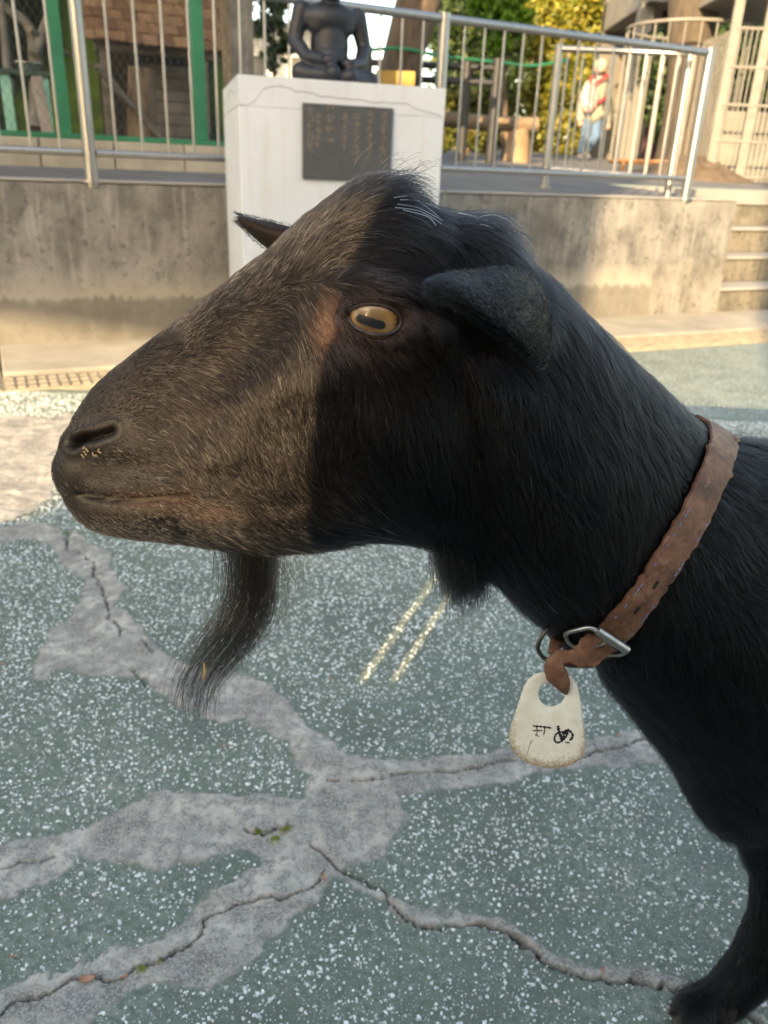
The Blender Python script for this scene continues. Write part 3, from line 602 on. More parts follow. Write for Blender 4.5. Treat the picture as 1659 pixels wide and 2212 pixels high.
w.box((a_ + b_) / 2, (np.linalg.norm(b_ - a_), .06, .02), (t_, n_x, np.cross(t_, n_x))); tag(w.build('plank', surf('weathered_plank', (0.21, 0.18, 0.16), (0.33, 0.29, 0.26), 6, 0.85), None, bev=0.003), 'weathered plank leaning against the mint legged table', 'plank')
M_bough = surf('grey_bark', (0.10, 0.095, 0.085), (0.24, 0.225, 0.20), 9, 0.9, bstr=0.6)
tr = empty('bare_tree', wl(pxs(50, 200, -2.3)[0], -2.3, .85)); tag(tr, 'bare grey climbing tree with forked boughs inside the cage', 'tree')
bp = lambda x, y, o_: wl(pxs(x, y, o_)[0], o_, pxs(x, y, o_)[1])
for pts, r_ in (([(78, 280), (80, 200), (76, 120), (64, 60), (20, 20), (-40, -20)], [.06, .05, .045, .035, .028, .02]), ([(76, 120), (96, 60), (118, 0), (130, -60)], [.035, .03, .025, .018]), ([(64, 62), (100, 90), (150, 118), (220, 150)], [.022, .018, .015, .01]), ([(20, 200), (14, 120), (6, 40), (0, -20)], [.03, .028, .022, .018])):
    MB().tube(spline([bp(x, y, -2.3 - .1 * i) for i, (x, y) in enumerate(pts)], 14), np.interp(np.linspace(0, 1, 14), np.linspace(0, 1, len(r_)), r_), 10).build('bough', M_bough, tr, True)
# ------------------------------------------------------------------ pillar beside the cage
w = MB(); s0, s1 = pxs(500, 100, -1.5)[0], pxs(549, 100, -1.5)[0]; w.wbox(s0, s1, -1.5, -1.75, .78, 3.6)
tag(w.build('concrete_pillar', concrete('pillar_concrete', (0.19, 0.165, 0.135), (0.29, 0.255, 0.21)), None, bev=0.01), 'plain tan concrete pillar beside the wire cage', 'pillar')
# ------------------------------------------------------------------ foliage helper
def leaf_mat(name, stops):
    mt, nt, bs = new_mat(name); gi = node(nt, 'ShaderNodeNewGeometry')
    nt.links.new(ramp(nt, gi.outputs['Random Per Island'], stops).outputs[0], bs.inputs['Base Color']); bs.inputs['Roughness'].default_value = 0.5
    tl = nt.nodes.new('ShaderNodeBsdfTranslucent'); nt.links.new(ramp(nt, gi.outputs['Random Per Island'], stops).outputs[0], tl.inputs[0])
    ms_ = nt.nodes.new('ShaderNodeMixShader'); ms_.inputs[0].default_value = 0.3; nt.links.new(bs.outputs[0], ms_.inputs[1]); nt.links.new(tl.outputs[0], ms_.inputs[2])
    nt.links.new(ms_.outputs[0], nt.nodes['Material Output'].inputs[0]); return mt
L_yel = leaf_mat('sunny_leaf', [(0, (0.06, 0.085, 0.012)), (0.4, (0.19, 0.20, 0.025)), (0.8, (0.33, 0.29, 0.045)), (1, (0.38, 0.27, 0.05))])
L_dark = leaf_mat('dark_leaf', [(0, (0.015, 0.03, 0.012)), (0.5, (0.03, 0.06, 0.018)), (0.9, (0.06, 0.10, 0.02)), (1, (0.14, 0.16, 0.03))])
L_bri = leaf_mat('bright_leaf', [(0, (0.06, 0.14, 0.012)), (0.5, (0.13, 0.28, 0.02)), (1, (0.22, 0.36, 0.03))])
def crown(name, blobs, n, size, mt, parent, seed=0):
    """leaf blades clustered on twigs inside ellipsoids (centre, radii)"""
    r0 = np.random.default_rng(seed); vol = np.array([np.prod(b[1]) for b in blobs]) ** .67; vol /= vol.sum(); C = []
    for (c_, r_), f in zip(blobs, vol):
        nt_ = max(6, int(n * f / 22)); d_ = r0.normal(size=(nt_, 3)); d_ /= np.linalg.norm(d_, axis=1)[:, None]; rad = r0.random(nt_) ** .38
        tw = np.asarray(c_) + d_ * rad[:, None] * np.asarray(r_) * (0.75 + .4 * r0.random((nt_, 1)))
        C.append((tw[:, None, :] + r0.normal(size=(nt_, 22, 3)) * np.mean(r_) * .11).reshape(-1, 3))
    C = np.concatenate(C); n = len(C); a = r0.normal(size=(n, 3)); a /= np.linalg.norm(a, axis=1)[:, None]; b = np.cross(a, r0.normal(size=(n, 3))); b /= np.linalg.norm(b, axis=1)[:, None]
    nn = np.cross(a, b); s_ = size * r0.uniform(.6, 1.3, (n, 1))
    V = np.stack([C - a * s_, C + b * s_ * .45 + nn * s_ * .12, C + a * s_, C - b * s_ * .45 + nn * s_ * .12], 1).reshape(-1, 3)
    return link(name, fast_mesh(name, V, np.arange(4 * n).reshape(-1, 4)), mt, parent)
def at(x, y, Y): return ony(x, y, Y)
def bl(x, y, Y, rx, ry, rd=None):
    k = Y * .93 / VF; return (at(x, y, Y), (rx * k, (rd or (rx + ry) / 2) * k, ry * k))
def terr(P): P = np.array(P, float); P[2] = tz(P); return P
M_bark = surf('brown_bark', (0.06, 0.04, 0.028), (0.17, 0.12, 0.085), 6, 0.9, bstr=1.0, bscale=22, stretch=(2, 2, .5), bdist=.03)
M_barkg = surf('pale_grey_bark', (0.045, 0.034, 0.025), (0.125, 0.097, 0.07), 5, 0.9, bstr=1.0, bscale=16, stretch=(2, 2, .5), bdist=.03)
def tree(label, Y, trunk, rads, blobs, n, size, lm, seed, bark=None, group=None):
    P = [at(x, y, Y) for x, y in trunk]; root = empty('leafy_tree', terr(P[0])); P[0] = terr(P[0]) - np.array([0, 0, .1]); tag(root, label, 'tree', group)
    MB().tube(spline(P, 14), np.interp(np.linspace(0, 1, 14), np.linspace(0, 1, len(rads)), rads), 14).build('trunk', bark or M_bark, root, True)
    for b in blobs[:4]:                          # limbs out into the crown
        s_ = np.asarray(P[-2]); e_ = np.asarray(b[0]); MB().tube([s_, s_ * .5 + e_ * .5 + np.array([0, 0, .12]), e_], [rads[-1] * .6, rads[-1] * .4, .02], 8).build('limb', bark or M_bark, root, True)
    crown('crown', blobs, n, size, lm, root, seed); return root
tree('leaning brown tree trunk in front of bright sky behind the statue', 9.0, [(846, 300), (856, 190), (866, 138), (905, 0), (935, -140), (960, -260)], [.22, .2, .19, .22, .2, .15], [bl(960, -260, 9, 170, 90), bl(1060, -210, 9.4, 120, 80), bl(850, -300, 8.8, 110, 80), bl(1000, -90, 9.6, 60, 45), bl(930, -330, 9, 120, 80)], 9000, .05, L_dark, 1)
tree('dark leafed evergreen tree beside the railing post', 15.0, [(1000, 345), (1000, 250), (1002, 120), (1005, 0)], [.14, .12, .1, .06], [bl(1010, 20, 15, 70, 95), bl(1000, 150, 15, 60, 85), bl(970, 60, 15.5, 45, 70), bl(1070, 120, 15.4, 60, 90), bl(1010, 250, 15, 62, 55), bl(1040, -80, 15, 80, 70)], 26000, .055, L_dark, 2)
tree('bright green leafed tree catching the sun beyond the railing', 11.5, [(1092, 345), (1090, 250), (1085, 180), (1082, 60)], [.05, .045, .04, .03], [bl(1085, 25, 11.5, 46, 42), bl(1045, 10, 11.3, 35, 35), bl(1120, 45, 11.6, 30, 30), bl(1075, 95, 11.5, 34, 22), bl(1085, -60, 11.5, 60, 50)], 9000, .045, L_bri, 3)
hedge = empty('tall_hedge', terr(at(1250, 330, 17.5))); tag(hedge, 'tall sunlit yellow green hedge behind the walking person', 'hedge')
hb = [bl(x, y, 17.5 + random.uniform(-.4, .6), 62, 62) for x in range(1140, 1440, 52) for y in range(-60, 330, 60)]
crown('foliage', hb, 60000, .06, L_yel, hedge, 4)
for x in (1160, 1260, 1360): MB().tube([terr(at(x, 330, 17.6)) - np.array([0, 0, .1]), at(x, 200, 17.6), at(x + 6, 60, 17.6)], [.07, .05, .03], 8).build('stem', M_bark, hedge, True)
sh = empty('low_shrub', terr(at(990, 330, 12.6))); tag(sh, 'low patchy shrub behind the log beam', 'shrub')
crown('foliage', [bl(x, y, 12.6, 34, 26) for x, y in ((950, 215), (1000, 225), (1050, 215), (1090, 230), (975, 300), (1035, 300), (1075, 290), (920, 225))], 7000, .05, leaf_mat('shrub_leaf', [(0, (0.03, 0.05, 0.012)), (0.6, (0.11, 0.13, 0.02)), (1, (0.26, 0.2, 0.05))]), sh, 6)
for x in (960, 1010, 1060): MB().tube([terr(at(x, 330, 12.6)), at(x + 8, 240, 12.6)], [.03, .015], 7).build('stem', M_bark, sh, True)
sh2 = empty('garden_shrub', terr(at(590, 160, 11))); tag(sh2, 'loose shrub seen between the pillar and the statue', 'shrub')
crown('foliage', [bl(x, y, 11, 24, 30) for x, y in ((570, 60), (585, 120), (600, 40), (612, 100), (575, 0), (605, -30))], 2600, .045, L_dark, sh2, 8)
MB().tube([terr(at(592, 160, 11)), at(590, 60, 11)], [.03, .015], 7).build('stem', M_bark, sh2, True)
# pale far building and fence that close the gap to the left of the trees
def far_block(name, label, x0, x1, ytop, Y, mt, dep=3.0, rows=2, cols=3):
    a, b = at(x0, 300, Y), at(x1, 300, Y); zt = at((x0 + x1) / 2, ytop, Y)[2]; z0 = min(tz(a), tz(b)) - .1
    root = empty(name, ((a[0] + b[0]) / 2, Y, z0)); tag(root, label, 'building'); w_ = b[0] - a[0]
    MB().box(((a[0] + b[0]) / 2, Y + dep / 2, (z0 + zt) / 2), (w_, dep, zt - z0)).build('wall', mt, root, bev=0.02)
    MB().box(((a[0] + b[0]) / 2, Y + dep / 2, zt + .061), (w_ + .3, dep + .3, .12)).build('roof', surf('grey_roof', (0.15, 0.15, 0.16), (0.22, 0.22, 0.22), 4, 0.8), root, bev=0.02)
    for i in range(cols):
        for j in range(rows):
            cx = a[0] + w_ * (i + .5) / cols; cz = z0 + 1.0 + (zt - z0 - 1.6) * (j + .5) / rows
            f_ = MB().box((cx, Y - .02, cz), (w_ / cols * .5, .06, 1.0)).build('window', surf('window_frame', (0.45, 0.45, 0.44), (0.55, 0.55, 0.54), 5, 0.5), root, bev=0.01)
            MB().box((cx, Y - .055, cz), (w_ / cols * .5 - .12, .012, .88)).build('pane', surf('dark_glass', (0.03, 0.035, 0.04), (0.05, 0.055, 0.06), 3, 0.1, bstr=0), f_)
    return root
far_block('pale_house', 'pale far house glimpsed between the pillar and the statue', 520, 690, 60, 26, surf('cream_wall', (0.45, 0.43, 0.38), (0.55, 0.53, 0.48), 3, 0.8), rows=1, cols=2)
# yellow timber box and dark rail under the leaning trunk
bxp = empty('timber_box', terr(at(852, 200, 8.2))); tag(bxp, 'yellow timber planter box behind the pedestal', 'box')
a, b = at(812, 150, 8.2), at(897, 154, 8.2); zb_ = tz(a)
for k in range(6):
    z0 = zb_ + (a[2] - zb_) * k / 6; MB().box(((a[0] + b[0]) / 2, 8.35, z0 + (a[2] - zb_) / 12), (b[0] - a[0], .3, (a[2] - zb_) / 6 - .006)).build('slat', surf('yellow_timber', (0.30, 0.17, 0.035), (0.46, 0.28, 0.07), 5, 0.7), bxp, bev=0.004)
df = empty('dark_pipe_fence', terr(at(950, 200, 9.8))); tag(df, 'dark pipe fence under the leaning trunk', 'fence'); M_dk = surf('dark_pipe', (0.012, 0.013, 0.014), (0.03, 0.03, 0.032), 8, 0.5)
for yy in (140, 172): MB().tube([at(780, yy - 6, 9.8), at(1080, yy + 8, 9.8)], .035, 8).build('rail', M_dk, df, True)
for x in (795, 903, 1010, 1075): P = at(x, 140, 9.8); MB().tube([terr(P) - np.array([0, 0, .05]), P + np.array([0, 0, .06])], .05, 8).build('post', M_dk, df, True)
nr = empty('green_rope', at(1000, 130, 9.2)); tag(nr, 'thin green rope strung past the tree trunks', 'rope')
MB().tube(spline([at(800, 108, 8.7), at(870, 105, 8.7), at(960, 122, 9.2), at(1080, 135, 10), at(1150, 142, 10.6), at(1225, 130, 11)], 30), .016, 6).build('strand', surf('green_rope', (0.01, 0.14, 0.06), (0.02, 0.22, 0.1), 9, 0.6), nr, True)
for q in (at(800, 108, 8.7), at(1225, 130, 11)): MB().tube([terr(q), q + np.array([0, 0, .03])], .02, 8).build('stake', M_dk, nr, True)
# ------------------------------------------------------------------ log beam on stumps
lb = empty('log_beam_fence', terr(at(1115, 350, 10.8))); tag(lb, 'thick log beam resting on round stump posts', 'fence')
M_log = surf('log_bark', (0.10, 0.07, 0.045), (0.23, 0.165, 0.105), 5, 0.9, bstr=0.8, bdist=.02); M_logc = surf('log_post', (0.20, 0.125, 0.07), (0.36, 0.24, 0.145), 5, 0.85, bstr=0.6, bdist=.02)
MB().tube(spline([at(700, 240, 10.75), at(880, 252, 10.8), at(1010, 262, 10.8), at(1100, 268, 10.8), at(1162, 270, 10.8)], 20), .085, 14).build('beam', M_log, lb, True)
for x in (1115, 905, 760):
    P = terr(at(x, 350, 10.8)); MB().tube([P - np.array([0, 0, .05]), P + np.array([0, 0, .2]), at(x, 281, 10.8)], [.165, .15, .15], 16).build('stump', M_logc, lb, True)
# ------------------------------------------------------------------ walking person with a backpack
PF = ont(1264, 343); PY = PF[1]; pk = (PF - CAM) @ FW / VF
M_jack = surf('cream_fleece', (0.28, 0.26, 0.20), (0.38, 0.355, 0.285), 14, 0.9, bstr=0.4); M_jean = surf('blue_denim', (0.07, 0.13, 0.24), (0.13, 0.22, 0.36), 20, 0.85)
M_skin = surf('skin', (0.42, 0.24, 0.17), (0.5, 0.3, 0.22), 8, 0.5, bstr=0.1); M_hair = surf('dark_hair', (0.02, 0.014, 0.01), (0.05, 0.035, 0.025), 40, 0.5, bstr=0.5)
pp = lambda x, y, dep=0.0: PF + RT * np.array([1, 1, 0]) * (x - 1264) * pk + np.array([0, dep, (343 - y) * pk * 1.07])
c_ = lambda a, b, r0, r1: ('c', pp(*a), pp(*b), r0 * pk, r1 * pk)
e_ = lambda a, r: ('e', pp(*a), tuple(v_ * pk for v_ in r), None)
pr = empty('person', PF); tag(pr, 'person in cream jacket and jeans walking away past the hedge', 'person')
body = blob('body', [e_((1272, 184, 0), (13, 15, 17)), c_((1272, 200), (1272, 214), 7, 8), c_((1270, 214), (1268, 262), 20, 17), c_((1286, 216), (1298, 246), 9, 7), c_((1298, 246), (1304, 276), 7, 5), e_((1305, 282, 0), (5, 6, 8)), c_((1254, 216), (1246, 246), 9, 7), c_((1246, 246), (1244, 272), 7, 5), e_((1244, 279, 0), (5, 6, 8)),
    c_((1262, 266), (1258, 304), 11, 8), c_((1258, 304), (1252, 336), 8, 5.5), c_((1276, 266), (1280, 300), 11, 8), c_((1280, 300), (1268, 330, .12), 8, 5.5)], 0.012, M_skin, pr)
blob('trousers', [c_((1262, 262), (1258, 304), 13, 10), c_((1258, 304), (1253, 330), 10, 8), c_((1276, 262), (1281, 300), 13, 10), c_((1281, 300), (1270, 324, .1), 10, 8)], 0.012, M_jean, pr)
blob('jacket', [c_((1271, 212), (1269, 262), 22, 21), e_((1269, 262, 0), (27, 20, 12)), c_((1288, 214), (1299, 246), 12, 10), c_((1299, 246), (1305, 274), 10, 8.5), c_((1253, 214), (1245, 246), 12, 10), c_((1245, 246), (1243, 270), 10, 8.5), e_((1271, 203, 0), (18, 15, 8))], 0.012, M_jack, pr)
blob('hat', [e_((1272, 178, .0), (15, 16, 14)), e_((1272, 187, .05), (14, 12, 10))], 0.012, M_jack, pr)
blob('hair', [e_((1272, 192, -.01), (13.5, 15, 9))], 0.01, M_hair, pr)
for x, dx in ((1252, 14), (1268, 12)): blob('shoe', [c_((x, 340, -.04), (x, 340, .10), 4.5, 4.5)] if x < 1260 else [c_((1267, 332, .10), (1272, 340, .02), 4.5, 4.5)], 0.01, surf('pale_shoe', (0.45, 0.42, 0.4), (0.55, 0.52, 0.5), 9, 0.7), pr)
bpk = empty('backpack', pp(1250, 248, -.16)); tag(bpk, 'pink patterned backpack with red straps on the walking person', 'backpack')
mt, nt, bs = new_mat('pink_print'); v = objco(nt); nt.links.new(ramp(nt, noise(nt, 26, 3, 0.6, v), [(0.35, (0.50, 0.13, 0.14)), (0.5, (0.62, 0.32, 0.30)), (0.65, (0.70, 0.52, 0.48))]).outputs[0], bs.inputs['Base Color']); bs.inputs['Roughness'].default_value = 0.8
blob('bag', [e_((1252, 236, -.19), (20, 11, 26)), e_((1251, 250, -.22), (15, 9, 13))], 0.012, mt, bpk)
M_red = surf('red_webbing', (0.45, 0.02, 0.035), (0.6, 0.04, 0.05), 9, 0.6)
for pts in ([(1246, 212, -.26), (1250, 198, -.2), (1262, 200, -.12)], [(1256, 214, -.26), (1270, 204, -.24), (1284, 196, -.2), (1288, 204, -.05)], [(1266, 244, -.2), (1280, 238, -.21), (1290, 232, -.1)]): MB().tube(spline([pp(*q) for q in pts], 10), .022, 6, flat=.5).build('strap', M_red, bpk, True)
# ------------------------------------------------------------------ big trunk in a tree guard, pale cage and building behind
YT = 10.2
tree('thick pale barked tree trunk inside the ring guard', YT, [(1470, 345), (1478, 300), (1490, 180), (1496, 60), (1500, -60), (1502, -200)], [.34, .28, .25, .26, .27, .28], [bl(1500, -330, YT, 190, 90), bl(1380, -300, YT, 120, 80), bl(1620, -300, YT, 120, 80), bl(1500, -420, YT, 180, 90)], 9000, .05, L_dark, 12, M_barkg)
gd = empty('tree_guard', terr(at(1490, 340, YT))); tag(gd, 'ring of pale upright bars around the thick trunk', 'guard'); M_pale = surf('pale_paint', (0.15, 0.142, 0.125), (0.23, 0.217, 0.19), 9, 0.6, bstr=0.2); M_rust = surf('rust', (0.16, 0.07, 0.03), (0.36, 0.19, 0.09), 20, 0.85)
gc = at(1490, 60, YT); gr = 0.66; gb = tz(at(1490, 340, YT)) + .12; gt = gc[2] - .02; K = 26
rp_ = [np.array([gc[0] + gr * math.cos(2 * math.pi * k / K), YT + gr * math.sin(2 * math.pi * k / K), 0]) for k in range(K)]
up_ = lambda p, z: p + np.array([0, 0, z])
for z, mt_ in ((gt, M_pale), (gb, M_rust)): MB().tube([up_(p, z) for p in rp_ + rp_[:1]], .018, 8).build('hoop', mt_, gd, True)
for p in rp_: MB().tube([up_(p, gb), up_(p, gt)], .008, 6).build('bar', M_pale, gd, True)
for k in (2, 9, 15, 22): MB().tube([up_(rp_[k], gb - .25), up_(rp_[k], gb)], .02, 8).build('foot', M_rust, gd, True)
tree('dark leafy tree filling the gap behind the ring guard', 12.2, [(1560, 340), (1560, 250), (1555, 150)], [.08, .07, .05], [bl(1430, 130, 12.3, 48, 70), bl(1435, 240, 12.3, 46, 60), bl(1560, 120, 12.2, 60, 80), bl(1570, 240, 12.2, 60, 70), bl(1640, 160, 12.4, 50, 90), bl(1500, 200, 12.6, 60, 90), bl(1620, 30, 12.4, 70, 50)], 16000, .05, L_dark, 31)
so = MB(); cx_ = at(1500, 345, 9.4); bmv = []; 
def mound(name, c, rx, ry, h, mt, seed):
    n1, n2 = 40, 14; V = []; F = []
    for i in range(n2 + 1):
        r_ = i / n2
        for k in range(n1):
            th_ = 2 * math.pi * k / n1; x_ = c[0] + rx * r_ * math.cos(th_); y_ = c[1] + ry * r_ * math.sin(th_)
            V.append((x_, y_, h * (1 - r_ ** 2) ** 1.3))
    V = np.array(V); V[:, 2] += (fbm(V[:, :2] * 4, 4, seed) - .45) * h * .9 * (1 - (np.arange(len(V)) // n1) / n2)
    V[:, 2] += np.array([tz(v_) for v_ in V]) - .02
    for i in range(n2):
        for k in range(n1): F.append((i * n1 + k, i * n1 + (k + 1) % n1, (i + 1) * n1 + (k + 1) % n1, (i + 1) * n1 + k))
    return link(name, fast_mesh(name, V, F), mt, None, True)
tag(mound('soil_mound', terr(at(1495, 350, 9.2)), .75, .6, .22, surf('leaf_litter', (0.07, 0.048, 0.03), (0.16, 0.115, 0.078), 9, 0.95, bstr=0.8, bdist=.02), 3), 'low mound of brown soil at the foot of the thick trunk', 'soil')
pcg = empty('wire_cage', terr(at(1630, 340, 9.0))); tag(pcg, 'pale painted cage of thin upright wires at the picture edge', 'cage')
ca, cb = at(1590, 60, 9.0), at(1800, 60, 9.0); cz = tz(at(1620, 340, 9.0)); ct = ca[2]
for x in np.arange(ca[0], cb[0], .055): MB().tube([(x, 9.0, cz), (x, 9.0, ct)], .006, 5).build('wire', M_pale, pcg, True)
for z in np.linspace(cz + .05, ct, 5): MB().tube([(ca[0], 9.0, z), (cb[0], 9.0, z)], .014, 6).build('crossbar', M_pale, pcg, True)
for x in (ca[0], ca[0] + .32, cb[0]): MB().box((x, 9.02, (cz + ct + .3) / 2), (.09, .05, ct + .3 - cz)).build('post', M_pale, pcg, bev=0.005)
for y in np.arange(9.05, 10.6, .07): MB().tube([(ca[0], y, cz), (ca[0], y, ct)], .006, 5).build('wire', M_pale, pcg, True)
MB().box(((ca[0] + cb[0]) / 2, 9.8, ct + .33), (cb[0] - ca[0] + .2, 1.8, .06)).build('roof_sheet', M_pale, pcg, bev=0.01)
MB().box(((ca[0] + cb[0]) / 2 + .2, 9.9, cz + .35), (.9, .7, .7)).build('inner_hut', surf('hut', (0.16, 0.15, 0.13), (0.24, 0.23, 0.2), 4, 0.8), pcg, bev=0.02)
kb = empty('park_building', terr(at(1430, 330, 13.5))); tag(kb, 'white columned park building with maroon panel behind the thick trunk', 'building')
M_wb = surf('white_render', (0.15, 0.14, 0.12), (0.21, 0.195, 0.17), 3, 0.7); M_mar = surf('maroon_panel', (0.04, 0.012, 0.018), (0.07, 0.02, 0.028), 4, 0.5)
zb2 = tz(at(1400, 330, 13.5)) - .1
for x in (1402, 1600, 1740): P = at(x, 0, 13.4); MB().box((P[0], 13.5, zb2 + 1.8), (.20, .20, 3.6)).build('column', M_wb, kb, bev=0.01)
P0, P1 = at(1385, 30, 13.5), at(1800, 30, 13.5); MB().box(((P0[0] + P1[0]) / 2, 14.6, P0[2] + .32), (P1[0] - P0[0], 2.9, .45)).build('canopy', M_wb, kb, bev=0.02)
MB().box(((P0[0] + P1[0]) / 2, 16.0, zb2 + 1.6), (P1[0] - P0[0], .2, 3.3)).build('wall', surf('tan_wall', (0.10, 0.09, 0.07), (0.16, 0.14, 0.11), 3, 0.8), kb)
for xa, xb in ((1420, 1456), (1640, 1700)): a, b = at(xa, 100, 13.8), at(xb, 100, 13.8); MB().box(((a[0] + b[0]) / 2, 13.8, zb2 + 1.5), (b[0] - a[0], .08, 2.7)).build('panel', M_mar, kb, bev=0.01)
mt_far = leaf_mat('far_leaf', [(0, (0.03, 0.05, 0.02)), (1, (0.10, 0.13, 0.04))])
for i, (x, y, Y, lbl) in enumerate(((1640, -40, 22, 'dark far tree behind the wire cage'), (520, -60, 24, 'dark far tree behind the tan pillar'))):
    t0 = empty('far_tree', terr(at(x, 300, Y))); tag(t0, lbl, 'tree'); MB().tube([terr(at(x, 300, Y)), at(x, y + 60, Y), at(x, y, Y)], [.2, .15, .1], 10).build('trunk', M_bark, t0, True)
    crown('crown', [bl(x, y, Y, 80, 60), bl(x - 70, y + 20, Y, 55, 45), bl(x + 80, y + 10, Y, 60, 50)], 9000, .08, L_dark, t0, 20 + i)

# ------------------------------------------------------------------ added screens, unseen behind the camera, that shape the shade and sun patches
def back_x(xg, Y): return xg - (0.5 - Y) * LD[0] / LD[1]           # where a light ray through (xg, 0.5) crosses the plane Y
M_screen = surf('tan_screen', (0.26, 0.2, 0.15), (0.36, 0.29, 0.22), 3, 0.85); BY = -20.0
def back_screen(x0, x1, z0, z1, label):  # thin unseen slab, added only to block the sun
    r0 = empty('shade_screen', ((x0 + x1) / 2, BY - .2, 0)); tag(r0, label, 'building')
    MB().box(((x0 + x1) / 2, BY - .2, (z0 + z1) / 2), (x1 - x0, .4, z1 - z0)).build('wall', M_screen, r0, bev=0.03)
    MB().box(((x0 + x1) / 2, BY - .2, z1 + .1), (x1 - x0 - .02, .39, .2)).build('roof', M_wood_h, r0)
    return r0
G1 = (back_x(-.62, BY), back_x(.62, BY)); G2 = (back_x(-3.4, BY), back_x(-1.42, BY))  # gaps between the added slabs, placed where sun patches should fall
back_screen(G1[1], 26, 0, 12.6, 'unseen tan shade screen added behind the camera, widest block')
back_screen(G2[1], G1[0], 0, 13.0, 'narrow unseen tan shade screen added behind the camera')
back_screen(-34, G2[0], 0, 13.2, 'unseen tan shade screen added behind the camera, beyond the capped gap')
MB().box(((G2[0] + G2[1]) / 2, BY - .2, 11.55), (G2[1] - G2[0] - .01, .36, 3.1)).build('screen_lintel', M_screen, bpy.data.objects['shade_screen.002'])  # added slab that caps the left sun gap
pf = empty('shade_fence', (0, -.7, 0)); tag(pf, 'unseen timber plank screen added behind the camera to shade the goat', 'fence'); FY = -0.72  # invented fence, its heights and edge shaped to shade goat and near floor
M_pf = surf('shade_fence_timber', (0.30, 0.24, 0.18), (0.42, 0.35, 0.27), 6, 0.8, stretch=(1, 1, .3))
ED = back_x(-0.036, FY)                                            # edge of the tall stretch: its shade line falls down the goat's face
xe = lambda z: ED + .012 + (z - 1.15) * .17
MB().hexa([(xe(0), FY - .011, .01), (ED + .1485, FY - .011, .01), (ED + .1485, FY + .011, .01), (xe(0), FY + .011, .01), (xe(1.61), FY - .011, 1.61), (ED + .1485, FY - .011, 1.61), (ED + .1485, FY + .011, 1.61), (xe(1.61), FY + .011, 1.61)]).build('plank', M_pf, pf, bev=0.002)
x = ED + .15
while x < .9:
    MB().box((x + .075, FY, .81), (.1485, .022, 1.60)).build('plank', M_pf, pf, bev=0.002); x += .15
slots = [-.737, -.680]; edges = [ED - .001] + sorted(slots, reverse=True)
xs_ = [ED, -.673, -.687, -.7305, -.7435]                             # planks meet except at two gaps cut for the sun streaks
for a, b in ((ED - .001, -.669), (-.688, -.724), (-.745, -.85)): MB().box(((a + b) / 2, FY, .52), (a - b, .022, 1.02)).build('plank', M_pf, pf, bev=0.002)
x = -.851
while x > -2.9: MB().box((x - .075, FY, .52), (.1485, .022, 1.02)).build('plank', M_pf, pf, bev=0.002); x -= .15
for z, hh in ((.25, .1), (.62, .34)): MB().box((-1.0, FY - .025, z), (3.9, .026, hh)).build('shade_fence_rail', M_pf, pf)

# ================================================================== THE GOAT
goat = empty('goat', (.45, .66, 0)); tag(goat, 'black brown-faced goat standing in profile with beard and leather collar', 'goat')
# stations from the nose to the rump: crest pixel, throat pixel, mid-plane Y, half width, roundness, top-heaviness
ST = [((138, 985), (138, 1015), .500, .008, .9, 0), ((150, 940), (150, 1050), .500, .021, .85, 0), ((182, 868), (170, 1096), .500, .0255, .82, -.05), ((228, 812), (222, 1138), .500, .030, .82, -.10), ((300, 757), (300, 1154), .500, .0335, .85, -.12),
      ((400, 680), (400, 1162), .500, .037, .9, -.12), ((500, 603), (500, 1172), .500, .042, .9, -.10), ((575, 545), (590, 1178), .500, .047, .9, -.06), ((640, 487), (680, 1170), .500, .0525, .9, 0), ((705, 440), (760, 1155), .500, .057, .9, .05),
      ((765, 408), (830, 1148), .500, .058, .92, .06), ((830, 410), (890, 1150), .500, .056, .92, .05), ((895, 452), (938, 1160), .501, .054, .92, .03), ((975, 482), (990, 1185), .503, .054, .95, .0), ((1072, 518), (1060, 1226), .506, .056, 1, -.04),
      ((1160, 592), (1120, 1276), .512, .059, 1, -.06), ((1268, 692), (1180, 1326), .524, .063, 1, -.08), ((1385, 805), (1260, 1395), .545, .069, 1, -.08), ((1535, 938), (1345, 1478), .575, .077, 1, -.05), ((1660, 968), (1448, 1608), .61, .093, 1, 0), ((1800, 985), (1560, 1755), .64, .108, 1, .05)]
rows = []
for (u, l, Y, w_, e_, k_) in ST:
    a, b = ony(*u, Y), ony(*l, Y); rows.append([a[0], a[2], b[0], b[2], Y, w_, e_, k_])
xb = rows[-1][0]
for dx, zt, zb, Y, w_ in ((.14, .665, .262, .665, .115), (.30, .655, .28, .69, .128), (.46, .655, .29, .715, .135), (.62, .665, .315, .74, .125), (.74, .66, .36, .757, .105), (.82, .62, .42, .768, .075), (.855, .56, .50, .775, .02)):
    rows.append([xb + dx, zt, xb + dx * .97 - .02 * (dx < .3), zb, Y, w_, 1, .05])
rows = np.array(rows); NR, NK = 470, 224
seg_n = np.concatenate([np.linspace(0, 20, 400), np.linspace(20, len(rows) - 1, NR - 400 + 1)[1:]])
dense = spline(rows, (len(rows) - 1) * 60 + 1); S = np.stack([np.interp(seg_n * 60, np.arange(len(dense)), dense[:, c]) for c in range(8)], 1)
ph = np.linspace(0, 2 * math.pi, NK, endpoint=False)
cu, su = np.cos(ph), np.sin(ph)
ctr = (S[:, [0, 1]] + S[:, [2, 3]]) / 2; hf = (S[:, [0, 1]] - S[:, [2, 3]]) / 2
GXZ = ctr[:, None, :] + hf[:, None, :] * cu[None, :, None]
lat = S[:, 5:6] * np.sign(su)[None, :] * np.abs(su)[None, :] ** S[:, 6:7] * (1 + S[:, 7:8] * cu[None, :])
GV = np.stack([GXZ[:, :, 0], S[:, 4:5] - lat, GXZ[:, :, 1]], 2)          # su > 0 is the side that faces the camera
